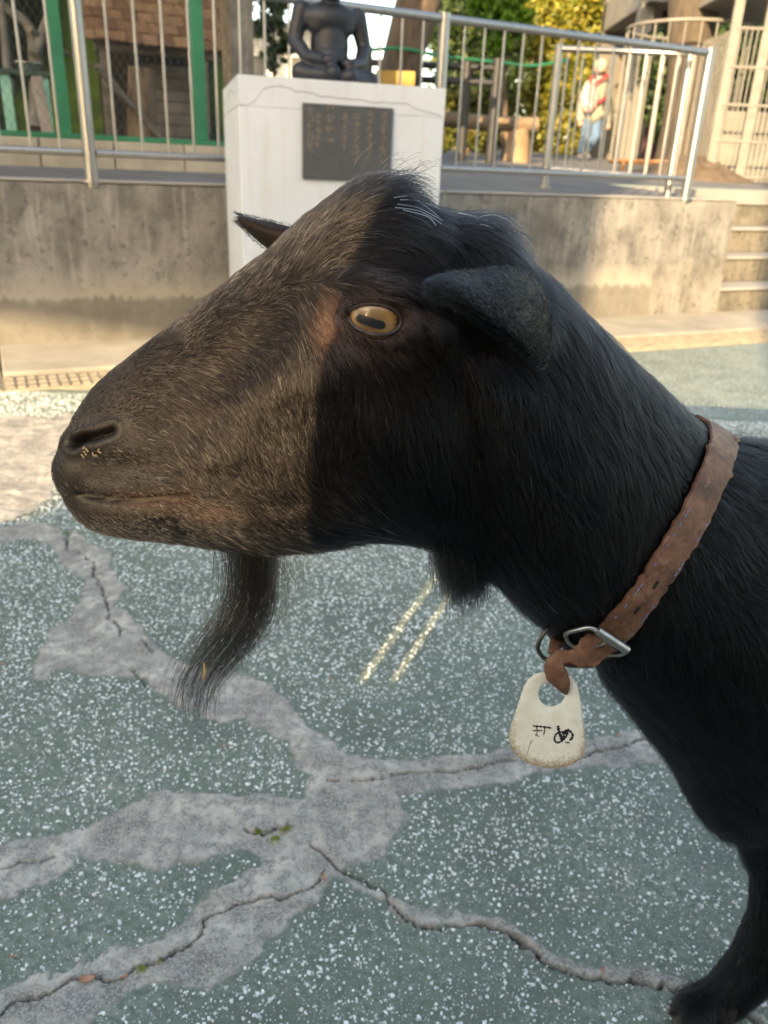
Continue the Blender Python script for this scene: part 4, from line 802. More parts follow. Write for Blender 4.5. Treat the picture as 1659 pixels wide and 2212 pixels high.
YM = np.repeat(S[:, 4:5], NK, 1)
def grid_normals(G):
    a = np.gradient(G, axis=0); b = (np.roll(G, -1, 1) - np.roll(G, 1, 1)) / 2; nn = np.cross(a, b); nn /= np.linalg.norm(nn, axis=2)[:, :, None] + 1e-12
    out = G - np.stack([ctr[:, 0], S[:, 4], ctr[:, 1]], 1)[:, None, :]; nn *= np.where((nn * out).sum(2) < 0, -1, 1)[:, :, None]; return nn
def projv(P):
    v = P - CAM; z = v @ FW; return np.stack([829.5 + VF * (v @ RT) / z, 1106 - VF * (v @ UP) / z], -1)
def near_px(P, Ym):
    Q = P.copy(); Q[..., 1] = Ym - np.abs(P[..., 1] - Ym); return projv(Q)
def gau(p, cx, cy, sx, sy, rot=0):
    c_, s_ = math.cos(math.radians(rot)), math.sin(math.radians(rot)); dx, dy = p[..., 0] - cx, p[..., 1] - cy; u = dx * c_ + dy * s_; v_ = -dx * s_ + dy * c_
    return np.exp(-(u / sx) ** 2 - (v_ / sy) ** 2)
def pdist(p, L):
    q = p.reshape(-1, 2); L = np.array(L, float); dd, par = seg_dist(q, L[:-1], L[1:]); k = np.clip(par.astype(int), 0, len(L) - 2); ab = L[k + 1] - L[k]
    sd_ = np.sign(ab[:, 0] * (q[:, 1] - L[k, 1]) - ab[:, 1] * (q[:, 0] - L[k, 0])); return dd.reshape(p.shape[:-1]), sd_.reshape(p.shape[:-1]), par.reshape(p.shape[:-1])
seg_dist_big = seg_dist
def seg_dist(P, A_, B_):
    out = np.full(len(P), 1e9); par = np.zeros(len(P))
    for i, (a, b) in enumerate(zip(A_, B_)):
        ab = b - a; t = np.clip(((P - a) @ ab) / (ab @ ab + 1e-12), 0, 1); dd = np.hypot(*(P - a - t[:, None] * ab).T); k = dd < out; out[k] = dd[k]; par[k] = i + t[k]
    return out, par
EYE = (812, 688); MOUTH = [(160, 1066), (200, 1076), (260, 1082), (330, 1078), (402, 1068)]; NOSTRIL = [(166, 957), (185, 947), (212, 942), (244, 930)]
N0 = grid_normals(GV); px = near_px(GV, YM); face = 1 - smooth01(px[..., 0], 1000, 1150)
D = (.007 * gau(px, 812, 665, 115, 85) + .008 * gau(px, 815, 622, 90, 22, 8) - .005 * gau(px, 712, 712, 42, 40) + .004 * gau(px, 950, 715, 110, 26, 10) + .007 * gau(px, 880, 960, 130, 130) - .0015 * gau(px, 640, 1085, 110, 24, -8)
     + .004 * gau(px, 540, 870, 170, 55, -42) - .003 * gau(px, 430, 930, 120, 42, -20) - .0025 * gau(px, 560, 720, 120, 40, -40) + .004 * gau(px, 700, 800, 60, 60) + .0035 * gau(px, 225, 968, 75, 40) + .004 * gau(px, 150, 1020, 40, 40) + .003 * gau(px, 300, 1115, 120, 28) - .0035 * gau(px, 330, 1010, 120, 22, 5)
     - .005 * gau(px, 1015, 930, 50, 200, -8) - .014 * gau(px, 1050, 745, 75, 38, 30) + .006 * gau(px, 1130, 690, 70, 80) + .006 * gau(px, 900, 540, 70, 50) + .006 * gau(px, 1020, 560, 60, 60) - .004 * gau(px, 955, 560, 18, 70) + .018 * gau(px, 1680, 1450, 160, 230))
c_, s_ = math.cos(math.radians(9)), math.sin(math.radians(9)); dx, dy = px[..., 0] - EYE[0], px[..., 1] - EYE[1]; eu, ev = dx * c_ + dy * s_, -dx * s_ + dy * c_
ee = np.sqrt((eu / 58) ** 2 + (ev / np.where(ev < 0, 33, 37)) ** 2 + 1e-9)
D += .0042 * np.exp(-((ee - 1.22) / .2) ** 2) - .013 * (1 - smooth01(ee, .70, .93)) - .002 * np.exp(-((ee - 1.62) / .12) ** 2)
nd_, ns_, npar = pdist(px, NOSTRIL); D += -.013 * np.exp(-(nd_ / (8.2 - 1.6 * npar)) ** 2) + .0018 * np.exp(-((nd_ - 20) / 10) ** 2)
md_, ms2, mpar = pdist(px, MOUTH); mend = np.clip(np.minimum(mpar, 4 - mpar) / .7, .12, 1); D += -.0055 * mend * np.exp(-(md_ / 4.6) ** 2) + .0016 * mend * np.exp(-((md_ - 24) / 14) ** 2)
D += .0016 * (fbm(px.reshape(-1, 2) / 60, 3, 77).reshape(D.shape) - .45) * face
eye_i = np.argmin(np.where(su[None, :] > 0, np.hypot(dx, dy), 1e9)); EYE_P = (GV + N0 * (.007 * gau(px, 812, 665, 115, 85))[..., None]).reshape(-1, 3)[eye_i]; EYE_N = N0.reshape(-1, 3)[eye_i]
GV = GV + N0 * D[..., None]; N1 = grid_normals(GV)
BV = GV.reshape(-1, 3); i0 = np.arange(NR - 1)[:, None] * NK + np.arange(NK)[None, :]; i1 = np.arange(NR - 1)[:, None] * NK + (np.arange(NK)[None, :] + 1) % NK
BF = np.stack([i0, i1, i1 + NK, i0 + NK], 2).reshape(-1, 4)
# legs, fused skins joined into the same body mesh
def leg(pts): return [('c', a[0], b[0], a[1], b[1]) for a, b in zip(pts[:-1], pts[1:])]
LEGS = [leg([((.366, .590, .020), .020), ((.393, .595, .03), .022), ((.424, .603, .08), .027), ((.431, .61, .14), .025), ((.433, .615, .20), .034), ((.424, .63, .28), .055), ((.43, .65, .37), .066), ((.45, .66, .46), .07)]),
        leg([((.63, .75, .022), .022), ((.655, .75, .03), .022), ((.69, .75, .078), .0225), ((.665, .745, .14), .017), ((.63, .735, .22), .024), ((.58, .725, .32), .036), ((.54, .715, .42), .055)]),
        leg([((1.06, .66, .022), .022), ((1.085, .66, .03), .022), ((1.12, .665, .08), .022), ((1.15, .67, .16), .017), ((1.17, .675, .25), .026), ((1.11, .69, .35), .05), ((1.08, .70, .46), .075)]),
        leg([((1.14, .84, .022), .022), ((1.165, .84, .03), .022), ((1.20, .835, .08), .022), ((1.23, .83, .16), .017), ((1.25, .825, .25), .026), ((1.16, .80, .35), .05), ((1.10, .785, .46), .07)])]
lo = blob('leg_tmp', sum(LEGS, []) + [('c', (xb + .82, .765, .60), (xb + .92, .775, .66), .022, .012)], .0055, None, None, 6)
lm_ = lo.data; LV = np.empty(len(lm_.vertices) * 3, np.float32); lm_.vertices.foreach_get('co', LV); LV = LV.reshape(-1, 3).astype(float)
LF = [tuple(p.vertices) for p in lm_.polygons]; bpy.data.objects.remove(lo); bpy.data.meshes.remove(lm_)
nb = len(BV); allV = np.concatenate([BV, LV])
gme = bpy.data.meshes.new('goat_body'); gme.from_pydata(allV.tolist(), [], BF.tolist() + [tuple(range(NK))[::-1], tuple((NR - 1) * NK + k for k in range(NK))] + [tuple(int(i) + nb for i in f) for f in LF])
Ym_all = np.concatenate([YM.ravel(), LV[:, 1] + .06]); pxa = np.concatenate([near_px(GV, YM).reshape(-1, 2), projv(LV)])
def tint_at(p):
    """natural coat colour by place on the animal: brown face, tan eye ring and lips, black neck and body"""
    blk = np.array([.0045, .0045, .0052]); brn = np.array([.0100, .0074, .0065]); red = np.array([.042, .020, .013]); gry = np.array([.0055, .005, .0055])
    f = (1 - smooth01(p[:, 0], 700, 850))[:, None]; c0 = blk * (1 - f) + brn * f  # brown turns black along the cast shade line, deepening it in the tint
    nz = gau(p, 170, 1000, 200, 150)[:, None]; c0 = c0 * (1 - nz) + gry * nz
    low = smooth01(p[:, 1], 1105, 1140)[:, None] * smooth01(p[:, 0], 150, 260)[:, None]; c0 = c0 * (1 - low) + blk * 1.2 * low
    d1 = np.hypot((p[:, 0] - 805) / 95, (p[:, 1] - 692) / 72); r_ = (np.exp(-(np.maximum(d1 - .8, 0) / .42) ** 2) * .9)[:, None]; c0 = c0 * (1 - r_) + np.array([.050, .030, .025]) * r_
    r_ = (gau(p, 700, 705, 26, 50) * .65)[:, None]; c0 = c0 * (1 - r_) + red * 1.5 * r_
    dm = pdist(p, MOUTH)[0]; r_ = (np.exp(-((dm - 8) / 13) ** 2) * .4)[:, None] * smooth01(p[:, 0], 190, 300)[:, None]; c0 = c0 * (1 - r_) + red * .8 * r_
    r_ = (gau(p, 450, 1108, 60, 20) * .4)[:, None]; c0 = c0 * (1 - r_) + red * 1.2 * r_
    nd = pdist(p, NOSTRIL)[0]; r_ = np.exp(-(nd / 12) ** 2)[:, None]; c0 = c0 * (1 - .85 * r_); r_ = np.exp(-(dm / 5) ** 2)[:, None]; c0 = c0 * (1 - .75 * r_)
    return c0
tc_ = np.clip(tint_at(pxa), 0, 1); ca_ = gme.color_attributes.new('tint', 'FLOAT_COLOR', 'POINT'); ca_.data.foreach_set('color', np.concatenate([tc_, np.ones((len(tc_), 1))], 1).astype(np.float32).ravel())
def skin_mat():
    mt, nt, bs = new_mat('goat_skin'); a = node(nt, 'ShaderNodeAttribute', attribute_name='tint'); v = objco(nt)
    k = ramp(nt, noise(nt, 350, 3, 0.6, v), [(.3, (.55, .55, .55)), (.7, (1.15, 1.15, 1.15))]).outputs[0]
    nt.links.new(mixc(nt, 1.0, a.outputs['Color'], k, 'MULTIPLY'), bs.inputs['Base Color']); bs.inputs['Roughness'].default_value = 0.55; bs.inputs['Specular IOR Level'].default_value = 0.16; bump(nt, bs, noise(nt, 900, 3, 0.6, v), 0.5, 0.0008); return mt
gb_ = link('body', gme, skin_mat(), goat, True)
# ------------------------------------------------------------------ eye
ER = .0195; EC = EYE_P - EYE_N * .0160
gaze = np.array([-.08, -1, .03]); gaze = gaze / np.linalg.norm(gaze); ex_ = np.array([math.cos(math.radians(-14)), 0, math.sin(math.radians(-14))]); ex_ -= gaze * (ex_ @ gaze); ex_ /= np.linalg.norm(ex_); ez_ = np.cross(ex_, gaze); ez_ = ez_ if ez_[2] > 0 else -ez_
def eye_mat():
    mt, nt, bs = new_mat('goat_eye'); tcn = nt.nodes.new('ShaderNodeTexCoord'); sx = node(nt, 'ShaderNodeSeparateXYZ'); nt.links.new(tcn.outputs['Object'], sx.inputs[0])
    def mth(op, a, b=None, c=None):
        n_ = node(nt, 'ShaderNodeMath', operation=op)
        for s__, v_ in zip(n_.inputs, (a, b, c)):
            if v_ is None: continue
            if isinstance(v_, (int, float)): s__.default_value = v_
            else: nt.links.new(v_, s__)
        return n_.outputs[0]
    X, Z = sx.outputs[0], sx.outputs[2]
    rr_ = mth('SQRT', mth('ADD', mth('MULTIPLY', X, X), mth('MULTIPLY', Z, Z)))
    at_ = mth('ARCTAN2', Z, X); cmb = nt.nodes.new('ShaderNodeCombineXYZ'); nt.links.new(mth('MULTIPLY', at_, 9.0), cmb.inputs[0]); nt.links.new(mth('MULTIPLY', rr_, 180.0), cmb.inputs[1])
    fib = noise(nt, 1.0, 4, 0.6, cmb.outputs[0])
    iris = ramp(nt, mth('ADD', mth('MULTIPLY', rr_, 60.0), mth('MULTIPLY', mth('SUBTRACT', fib, .5), .35)), [(0.15, (0.13, 0.07, 0.027)), (0.42, (0.23, 0.125, 0.045)), (0.66, (0.36, 0.20, 0.07)), (0.78, (0.23, 0.12, 0.04)), (0.845, (0.02, 0.012, 0.008))]).outputs[0]
    # slot pupil: rounded bar
    pxd = mth('MAXIMUM', mth('SUBTRACT', mth('ABSOLUTE', X), .0058), 0.0); pd = mth('SQRT', mth('ADD', mth('MULTIPLY', pxd, pxd), mth('MULTIPLY', mth('MULTIPLY', Z, Z), 1.0)))
    pup = ramp(nt, mth('MULTIPLY', mth('ADD', pd, mth('MULTIPLY', mth('SUBTRACT', fib, .5), .0007)), 100.0), [(0.215, (1, 1, 1)), (0.265, (0, 0, 0))]).outputs[0]
    nt.links.new(mixc(nt, pup, iris, (0.004, 0.005, 0.009)), bs.inputs['Base Color']); bs.inputs['Roughness'].default_value = 0.35
    bs.inputs['Coat Weight'].default_value = 1.0; bs.inputs['Coat Roughness'].default_value = 0.03; bs.inputs['Coat IOR'].default_value = 1.36; return mt
def sphere_mesh(name, r, n1=48, n2=32):
    bm = bmesh.new(); bmesh.ops.create_uvsphere(bm, u_segments=n1, v_segments=n2, radius=r); me = bpy.data.meshes.new(name); bm.to_mesh(me); bm.free(); return me
M_eye = eye_mat(); em = sphere_mesh('eyeball', ER); em.materials.append(M_eye); em.polygons.foreach_set('use_smooth', np.ones(len(em.polygons), bool))
for mir in (False, True):
    e_o = bpy.data.objects.new('eye', em); COL.objects.link(e_o); e_o.parent = goat; e_o.matrix_parent_inverse = _world(goat).inverted()
    c_e = EC.copy(); g_ = gaze.copy(); x_ = ex_.copy(); z_ = ez_.copy()
    if mir:
        c_e[1] = 1.0 - c_e[1]; g_[1] *= -1; x_[1] *= -1; z_[1] *= -1
    mm = Matrix.Identity(4)
    yv = -g_; xv = x_ if not mir else -x_
    for i in range(3): mm[i][0] = xv[i]; mm[i][1] = yv[i]; mm[i][2] = z_[i]; mm[i][3] = c_e[i]
    e_o.matrix_basis = mm
# wet dark lid margins lying on the eyeball
lidp = []
for t_ in np.linspace(0, 2 * math.pi, 72, endpoint=False):
    a_, b_ = 55 * math.cos(t_), (31 if math.sin(t_) < 0 else 35) * math.sin(t_); a_ += -6 * max(0, -math.cos(t_)) ** 3; x, y = EYE[0] + a_ * c_ - b_ * s_, EYE[1] + a_ * s_ + b_ * c_
    q = ray(x, y); q = q / np.linalg.norm(q); oc = CAM - EC; bb = oc @ q; dsc = bb * bb - (oc @ oc - (ER + .0004) ** 2); tt_ = -bb - math.sqrt(max(dsc, 0)); lidp.append(CAM + q * tt_)
lidp = np.array(lidp + lidp[:1]); lid = MB().tube(lidp, .0012, 8, cap=False).build('eyelid', surf('lid_margin', (0.02, 0.014, 0.013), (0.07, 0.048, 0.045), 300, 0.22, bstr=0.3), goat, True)
# ------------------------------------------------------------------ ears
def patch_grid(R, nu, nv):
    """R: rows of control points (px x, px y, Y); returns (nv, nu, 3)"""
    P = np.array([[ony(x, y, Y) for x, y, Y in r_] for r_ in R]); P = np.stack([spline(P[i], nu) for i in range(len(P))]); return np.stack([spline(P[:, j], nv) for j in range(nu)], 1)
def ear_mesh(R, th, nu=48, nv=30):
    G = patch_grid(R, nu, nv); a = np.gradient(G, axis=1); b = np.gradient(G, axis=0); n_ = np.cross(a, b); n_ /= np.linalg.norm(n_, axis=2)[:, :, None] + 1e-12
    if (n_.mean((0, 1)) @ (CAM - G.mean((0, 1)))) < 0: n_ = -n_
    uu = np.linspace(0, 1, nu)[None, :]; vv = np.linspace(-1, 1, nv)[:, None]; t_ = th * np.clip(1 - np.abs(vv) ** 4, .12, 1) * np.clip(1 - np.abs(2 * uu - 1) ** 8, .25, 1)
    O = G + n_ * t_[..., None] * .5; I = G - n_ * t_[..., None] * .5; V = np.concatenate([O.reshape(-1, 3), I.reshape(-1, 3)]); m_ = nu * nv
    q = (np.arange(nv - 1)[:, None] * nu + np.arange(nu - 1)[None, :]).ravel(); F = np.concatenate([np.stack([q, q + 1, q + nu + 1, q + nu], 1), np.stack([q + nu, q + nu + 1, q + 1, q], 1) + m_])
    rim = list(range(nu)) + [nu * (i + 1) - 1 for i in range(1, nv)] + [m_ - 2 - i for i in range(nu - 1)] + [nu * (nv - 2 - i) for i in range(nv - 2)]
    rim = np.array(rim); F = np.concatenate([F, np.stack([rim, np.roll(rim, -1), np.roll(rim, -1) + m_, rim + m_], 1)])
    return V, F, G, n_
NEAR_EAR = [[(938, 612, .400), (975, 598, .405), (1030, 590, .425), (1100, 584, .44), (1150, 606, .455), (1178, 668, .462)],
            [(930, 618, .392), (972, 606, .388), (1035, 612, .396), (1105, 622, .41), (1158, 662, .43), (1182, 712, .448)],
            [(931, 628, .388), (975, 622, .376), (1045, 645, .378), (1115, 680, .39), (1160, 722, .415), (1184, 752, .44)],
            [(940, 638, .388), (985, 648, .370), (1050, 688, .368), (1110, 728, .38), (1150, 766, .405), (1176, 786, .432)],
            [(952, 642, .396), (992, 656, .378), (1052, 700, .376), (1106, 740, .386), (1146, 776, .41), (1172, 790, .436)]]
FAR_EAR = [[(512, 467, .60), (560, 476, .60), (625, 490, .585), (720, 520, .56), (800, 560, .545)], [(514, 472, .592), (562, 494, .582), (622, 516, .572), (710, 560, .555), (800, 600, .54)], [(518, 480, .60), (555, 518, .598), (600, 553, .585), (690, 620, .56), (790, 650, .545)]]
M_ear = skin_mat(); M_ear.node_tree.nodes['Principled BSDF'].inputs['Specular IOR Level'].default_value = .05; ear_data = []
for R_, th in ((NEAR_EAR, .0036), (FAR_EAR, .0045)):
    V, F, G, n_ = ear_mesh(R_, th); me = fast_mesh('ear', V, F)
    tcol = np.tile(np.array([.004, .004, .0045, 1.0], np.float32) if th < .004 else np.array([.007, .005, .0045, 1.0], np.float32), (len(V), 1)); me.color_attributes.new('tint', 'FLOAT_COLOR', 'POINT').data.foreach_set('color', tcol.ravel())
    link('ear', me, M_ear, goat, True); ear_data.append((G, n_))
# ------------------------------------------------------------------ coat
def hair_mat(name, rough=.22, rr=.45, ior=1.33):
    mt = bpy.data.materials.new(name); mt.use_nodes = True; nt = mt.node_tree; nt.nodes.remove(nt.nodes['Principled BSDF'])
    h = nt.nodes.new('ShaderNodeBsdfHairPrincipled'); h.model = 'CHIANG'; h.parametrization = 'COLOR'; a = node(nt, 'ShaderNodeAttribute', attribute_name='tint')
    nt.links.new(a.outputs['Color'], h.inputs['Color']); h.inputs['Roughness'].default_value = rough; h.inputs['Radial Roughness'].default_value = rr; h.inputs['Coat'].default_value = 0.0; h.inputs['IOR'].default_value = ior; h.inputs['Random Roughness'].default_value = 0.3
    nt.links.new(h.outputs[0], nt.nodes['Material Output'].inputs[0]); return mt
M_coat = hair_mat('goat_coat', ior=1.31); M_earc = hair_mat('ear_coat', .3, .5, 1.2)
def make_hair(name, P, R, T, mt, parent):
    """P (n, k, 3) points, R (n, k) radii, T (n, 3) tint"""
    n, k = P.shape[:2]; hc = bpy.data.hair_curves.new(name); hc.add_curves([k] * n)
    hc.attributes['position'].data.foreach_set('vector', P.astype(np.float32).ravel())
    ra = hc.attributes.get('radius') or hc.attributes.new('radius', 'FLOAT', 'POINT'); ra.data.foreach_set('value', R.astype(np.float32).ravel())
    ta = hc.attributes.new('tint', 'FLOAT_COLOR', 'CURVE'); ta.data.foreach_set('color', np.concatenate([T, np.ones((n, 1))], 1).astype(np.float32).ravel())
    hc.materials.append(mt); o = bpy.data.objects.new(name, hc); COL.objects.link(o); o.parent = parent
    o.matrix_parent_inverse = _world(parent).inverted(); return o
FLOW = [((160, 930), (.5, -.6)), ((150, 1010), (.3, .3)), ((260, 870), (.8, -.35)), ((300, 950), (.95, .15)), ((300, 1030), (.9, .35)), ((300, 1125), (.85, .4)), ((420, 720), (.8, -.55)), ((420, 830), (.85, .25)), ((430, 930), (.7, .6)), ((460, 1010), (.6, .75)), ((450, 1100), (.85, .35)), ((560, 600), (.75, -.6)),
    ((560, 720), (.75, .1)), ((560, 850), (.45, .85)), ((570, 980), (.35, .9)), ((600, 1110), (.8, .5)), ((650, 560), (.7, -.65)), ((670, 660), (.35, .6)), ((660, 780), (.2, .95)), ((680, 900), (.15, 1)), ((740, 470), (.72, -.6)), ((790, 390), (.75, -.6)), ((760, 570), (.85, -.2)), ((860, 400), (.85, .3)), ((850, 480), (.9, .2)),
    ((900, 560), (.6, .75)), ((820, 600), (.9, .1)), ((900, 640), (.85, .35)), ((780, 760), (.55, .85)), ((880, 760), (.7, .7)), ((760, 880), (.2, .98)), ((880, 900), (.25, .95)), ((800, 1060), (.6, .75)), ((740, 1140), (.9, .35)), ((960, 480), (.8, .5)), ((980, 580), (.1, 1)), ((1060, 520), (.8, .5)), ((1060, 580), (.3, .95)), ((1000, 850), (.35, .95)),
    ((1000, 1050), (.3, .95)), ((1150, 620), (.7, .7)), ((1120, 900), (.3, .95)), ((1250, 740), (.72, .7)), ((1200, 1000), (.35, .9)), ((1130, 1180), (.45, .85)), ((1350, 900), (.75, .65)), ((1320, 1100), (.5, .85)), ((1280, 1300), (.55, .8)), ((1480, 980), (.7, .7)), ((1450, 1400), (.45, .9)), ((1600, 1000), (.95, -.1)), ((1600, 1200), (.75, .6)), ((1560, 1600), (.4, .9)), ((1650, 1400), (.6, .8)),
    ((1600, 2000), (.1, 1)), ((1640, 1850), (.2, 1)), ((1900, 1300), (.8, .5))]
FPx = np.array([a for a, b in FLOW], float); FDv = np.array([b for a, b in FLOW], float)
def flow(p):
    out = np.empty_like(p)
    for i in range(0, len(p), 40000):
        q = p[i:i + 40000]; d2 = ((q[:, None, :] - FPx[None]) ** 2).sum(2) + 300; w_ = d2 ** -1.6; out[i:i + 40000] = (w_ @ FDv) / w_.sum(1)[:, None]
    return out / (np.linalg.norm(out, axis=1)[:, None] + 1e-9)
COLLAR = [(1552, 945), (1543, 985), (1524, 1035), (1497, 1090), (1462, 1152), (1424, 1214), (1385, 1272), (1345, 1325), (1308, 1368), (1268, 1402)]
def strands(tri, verts, norms, Ymv, count, k, dens_fn, len_fn, lift, rad, tint_fn, seed, jit=.16, clump=.5, cell=.005, lowf=.45):
    r0 = np.random.default_rng(seed); A_, B_, C_ = verts[tri[:, 0]], verts[tri[:, 1]], verts[tri[:, 2]]
    ar = .5 * np.linalg.norm(np.cross(B_ - A_, C_ - A_), axis=1); cen = (A_ + B_ + C_) / 3; ym = Ymv[tri].mean(1)
    w_ = ar * dens_fn(near_px(cen, ym), cen[:, 1] < ym + .012, cen); w_ /= w_.sum(); idx = r0.choice(len(tri), count, p=w_)
    u, v_ = r0.random(count), r0.random(count); fl = u + v_ > 1; u[fl], v_[fl] = 1 - u[fl], 1 - v_[fl]; bc = np.stack([1 - u - v_, u, v_], 1)
    P0 = (verts[tri[idx]] * bc[:, :, None]).sum(1); N_ = (norms[tri[idx]] * bc[:, :, None]).sum(1); N_ /= np.linalg.norm(N_, axis=1)[:, None]; ym = (Ymv[tri[idx]] * bc).sum(1)
    p = near_px(P0, ym); f2 = flow(p); an = (fbm(P0 * 48, 3, 5) - .42) * 2 * lowf + r0.normal(size=count) * jit; ca, sa = np.cos(an), np.sin(an); f2 = np.stack([f2[:, 0] * ca - f2[:, 1] * sa, f2[:, 0] * sa + f2[:, 1] * ca], 1)
    f3 = RT[None] * f2[:, :1] - UP[None] * f2[:, 1:]; far = P0[:, 1] > ym; f3[far, 1] *= -1
    f3 -= N_ * (f3 * N_).sum(1)[:, None]; f3 /= np.linalg.norm(f3, axis=1)[:, None] + 1e-9
    L = len_fn(p, P0) * r0.uniform(.65, 1.2, count); lf = lift(p) * r0.uniform(.6, 1.5, count) if callable(lift) else lift * r0.uniform(.6, 1.5, count)
    s_ = np.linspace(0, 1, k)[None, :, None]; P = P0[:, None] + f3[:, None] * L[:, None, None] * s_ + N_[:, None] * (L * lf)[:, None, None] * (1.7 * s_ - s_ ** 2) + np.array([0, 0, -1.0]) * (L * .10)[:, None, None] * s_ ** 2
    if clump:
        key = np.floor(P0 / cell + r0.normal(size=P0.shape) * .15).astype(np.int64); _, inv = np.unique(key @ np.array([1, 4096, 16777216]), return_inverse=True); cnt = np.bincount(inv)
        mean = np.stack([np.bincount(inv, P0[:, j]) / cnt for j in range(3)], 1)[inv]; P = P + (mean - P0)[:, None] * clump * s_ ** 1.3
    P = P + r0.normal(size=P.shape) * (L * .018)[:, None, None] * s_
    R = rad(p)[:, None] * np.linspace(1, .18, k)[None, :] ** .8 * r0.uniform(.75, 1.25, count)[:, None]
    T = tint_fn(p) * r0.lognormal(0, .55, (count, 1)); return P, R, T, p, P0
gme.calc_loop_triangles(); tri = np.empty(len(gme.loop_triangles) * 3, np.int32); gme.loop_triangles.foreach_get('vertices', tri); tri = tri.reshape(-1, 3)
vn_ = np.empty(len(gme.vertices) * 3, np.float32); gme.vertex_normals.foreach_get('vector', vn_); vn_ = vn_.reshape(-1, 3).astype(float)
ctr_all = np.concatenate([np.repeat(np.stack([ctr[:, 0], S[:, 4], ctr[:, 1]], 1), NK, 0), LV]); sgn = np.sign(((BV - ctr_all[:nb]) * vn_[:nb]).sum(1).mean()); vn_ *= sgn if sgn else 1
def eye_e(p):
    dx, dy = p[:, 0] - EYE[0], p[:, 1] - EYE[1]; return np.sqrt(((dx * c_ + dy * s_) / 56) ** 2 + ((-dx * s_ + dy * c_) / 32) ** 2)
CPX = np.array(COLLAR, float)
def collar_side(p):
    dd, sg, _ = pdist(p, CPX); return dd, sg
def bald(p):
    nd = pdist(p, NOSTRIL)[0]; md = pdist(p, MOUTH)[0]; cd, _ = collar_side(p)
    return (eye_e(p) > 1.16) * smooth01(nd, 14, 30) * smooth01(md, 5, 10) * (1 - .85 * gau(p, 150, 1005, 40, 60)) * smooth01(cd, 24, 34)
def dens_face(p, near, cen):
    d_ = bald(p) * (1 - smooth01(p[:, 0] - .35 * (p[:, 1] - 700), 960, 1080)) * (.5 + .5 * smooth01(p[:, 0], 150, 330)); return d_ * np.where(near, 1, .25)
def len_face(p, P0):
    L = .0035 + .0045 * smooth01(p[:, 0], 220, 480) + .004 * smooth01(p[:, 0], 560, 760) + .004 * smooth01(p[:, 0], 760, 950) + .006 * gau(p, 760, 430, 150, 60, -35) + .006 * gau(p, 850, 400, 80, 50) + .008 * gau(p, 900, 480, 80, 60) + .006 * smooth01(p[:, 1], 1120, 1165) * smooth01(p[:, 0], 300, 450)
    return L * (.45 + .55 * smooth01(eye_e(p), 1.2, 2.2)) * (.5 + .5 * smooth01(pdist(p, MOUTH)[0], 8, 30))
def dens_neck(p, near, cen):
    d_ = bald(p) * smooth01(p[:, 0] - .35 * (p[:, 1] - 700), 900, 1040) * (p[:, 0] < 1760); return d_ * np.where(near, 1, .18)
def len_neck(p, P0):
    L = .012 + .008 * smooth01(p[:, 0], 1000, 1200) + .008 * smooth01(p[:, 1], 1250, 1500) + .012 * gau(p, 1010, 500, 90, 45) + .02 * gau(p, 1620, 940, 60, 50)
    cd, sg = collar_side(p); before = (sg > 0); L = np.where(before, np.minimum(L, .006 + np.maximum(cd - 24, 0) * .00034), L)
    leg_ = smooth01(p[:, 1], 1780, 1900); return L * (1 - .55 * leg_)
pale = lambda p, T, frac, seed, col: np.where((np.random.default_rng(seed).random(len(p)) < frac)[:, None], np.array(col), T)
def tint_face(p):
    T = tint_at(p); return pale(p, T, .055 * (1 - smooth01(p[:, 0], 740, 860)) * smooth01(p[:, 0], 250, 420) + .002, 91, (.30, .24, .17))  # extra pale strands on the sunlit part of the face stand in for glints
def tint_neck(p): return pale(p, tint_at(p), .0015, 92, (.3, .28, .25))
lift_f = lambda p: .20 + .3 * gau(p, 850, 400, 90, 50) + .1 * smooth01(p[:, 0], 700, 900)
fur = []
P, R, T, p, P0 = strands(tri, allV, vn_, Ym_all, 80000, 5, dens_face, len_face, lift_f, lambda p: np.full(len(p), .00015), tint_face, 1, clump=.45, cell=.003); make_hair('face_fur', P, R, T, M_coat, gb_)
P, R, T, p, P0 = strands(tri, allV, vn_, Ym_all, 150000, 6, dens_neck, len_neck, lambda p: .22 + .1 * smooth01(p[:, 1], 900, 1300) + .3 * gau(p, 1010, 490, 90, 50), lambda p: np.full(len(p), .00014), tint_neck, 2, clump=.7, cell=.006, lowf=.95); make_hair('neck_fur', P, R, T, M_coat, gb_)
P, R, T, p, P0 = strands(tri, allV, vn_, Ym_all, 26000, 4, lambda p, n_, c: (p[:, 0] > 1700) * np.clip((c[:, 2] - .03) * 40, 0, 1), lambda p, P0: np.full(len(p), .026), .25, lambda p: np.full(len(p), .00030), tint_neck, 3, clump=.5, cell=.01); make_hair('body_fur', P, R, T, M_coat, gb_)
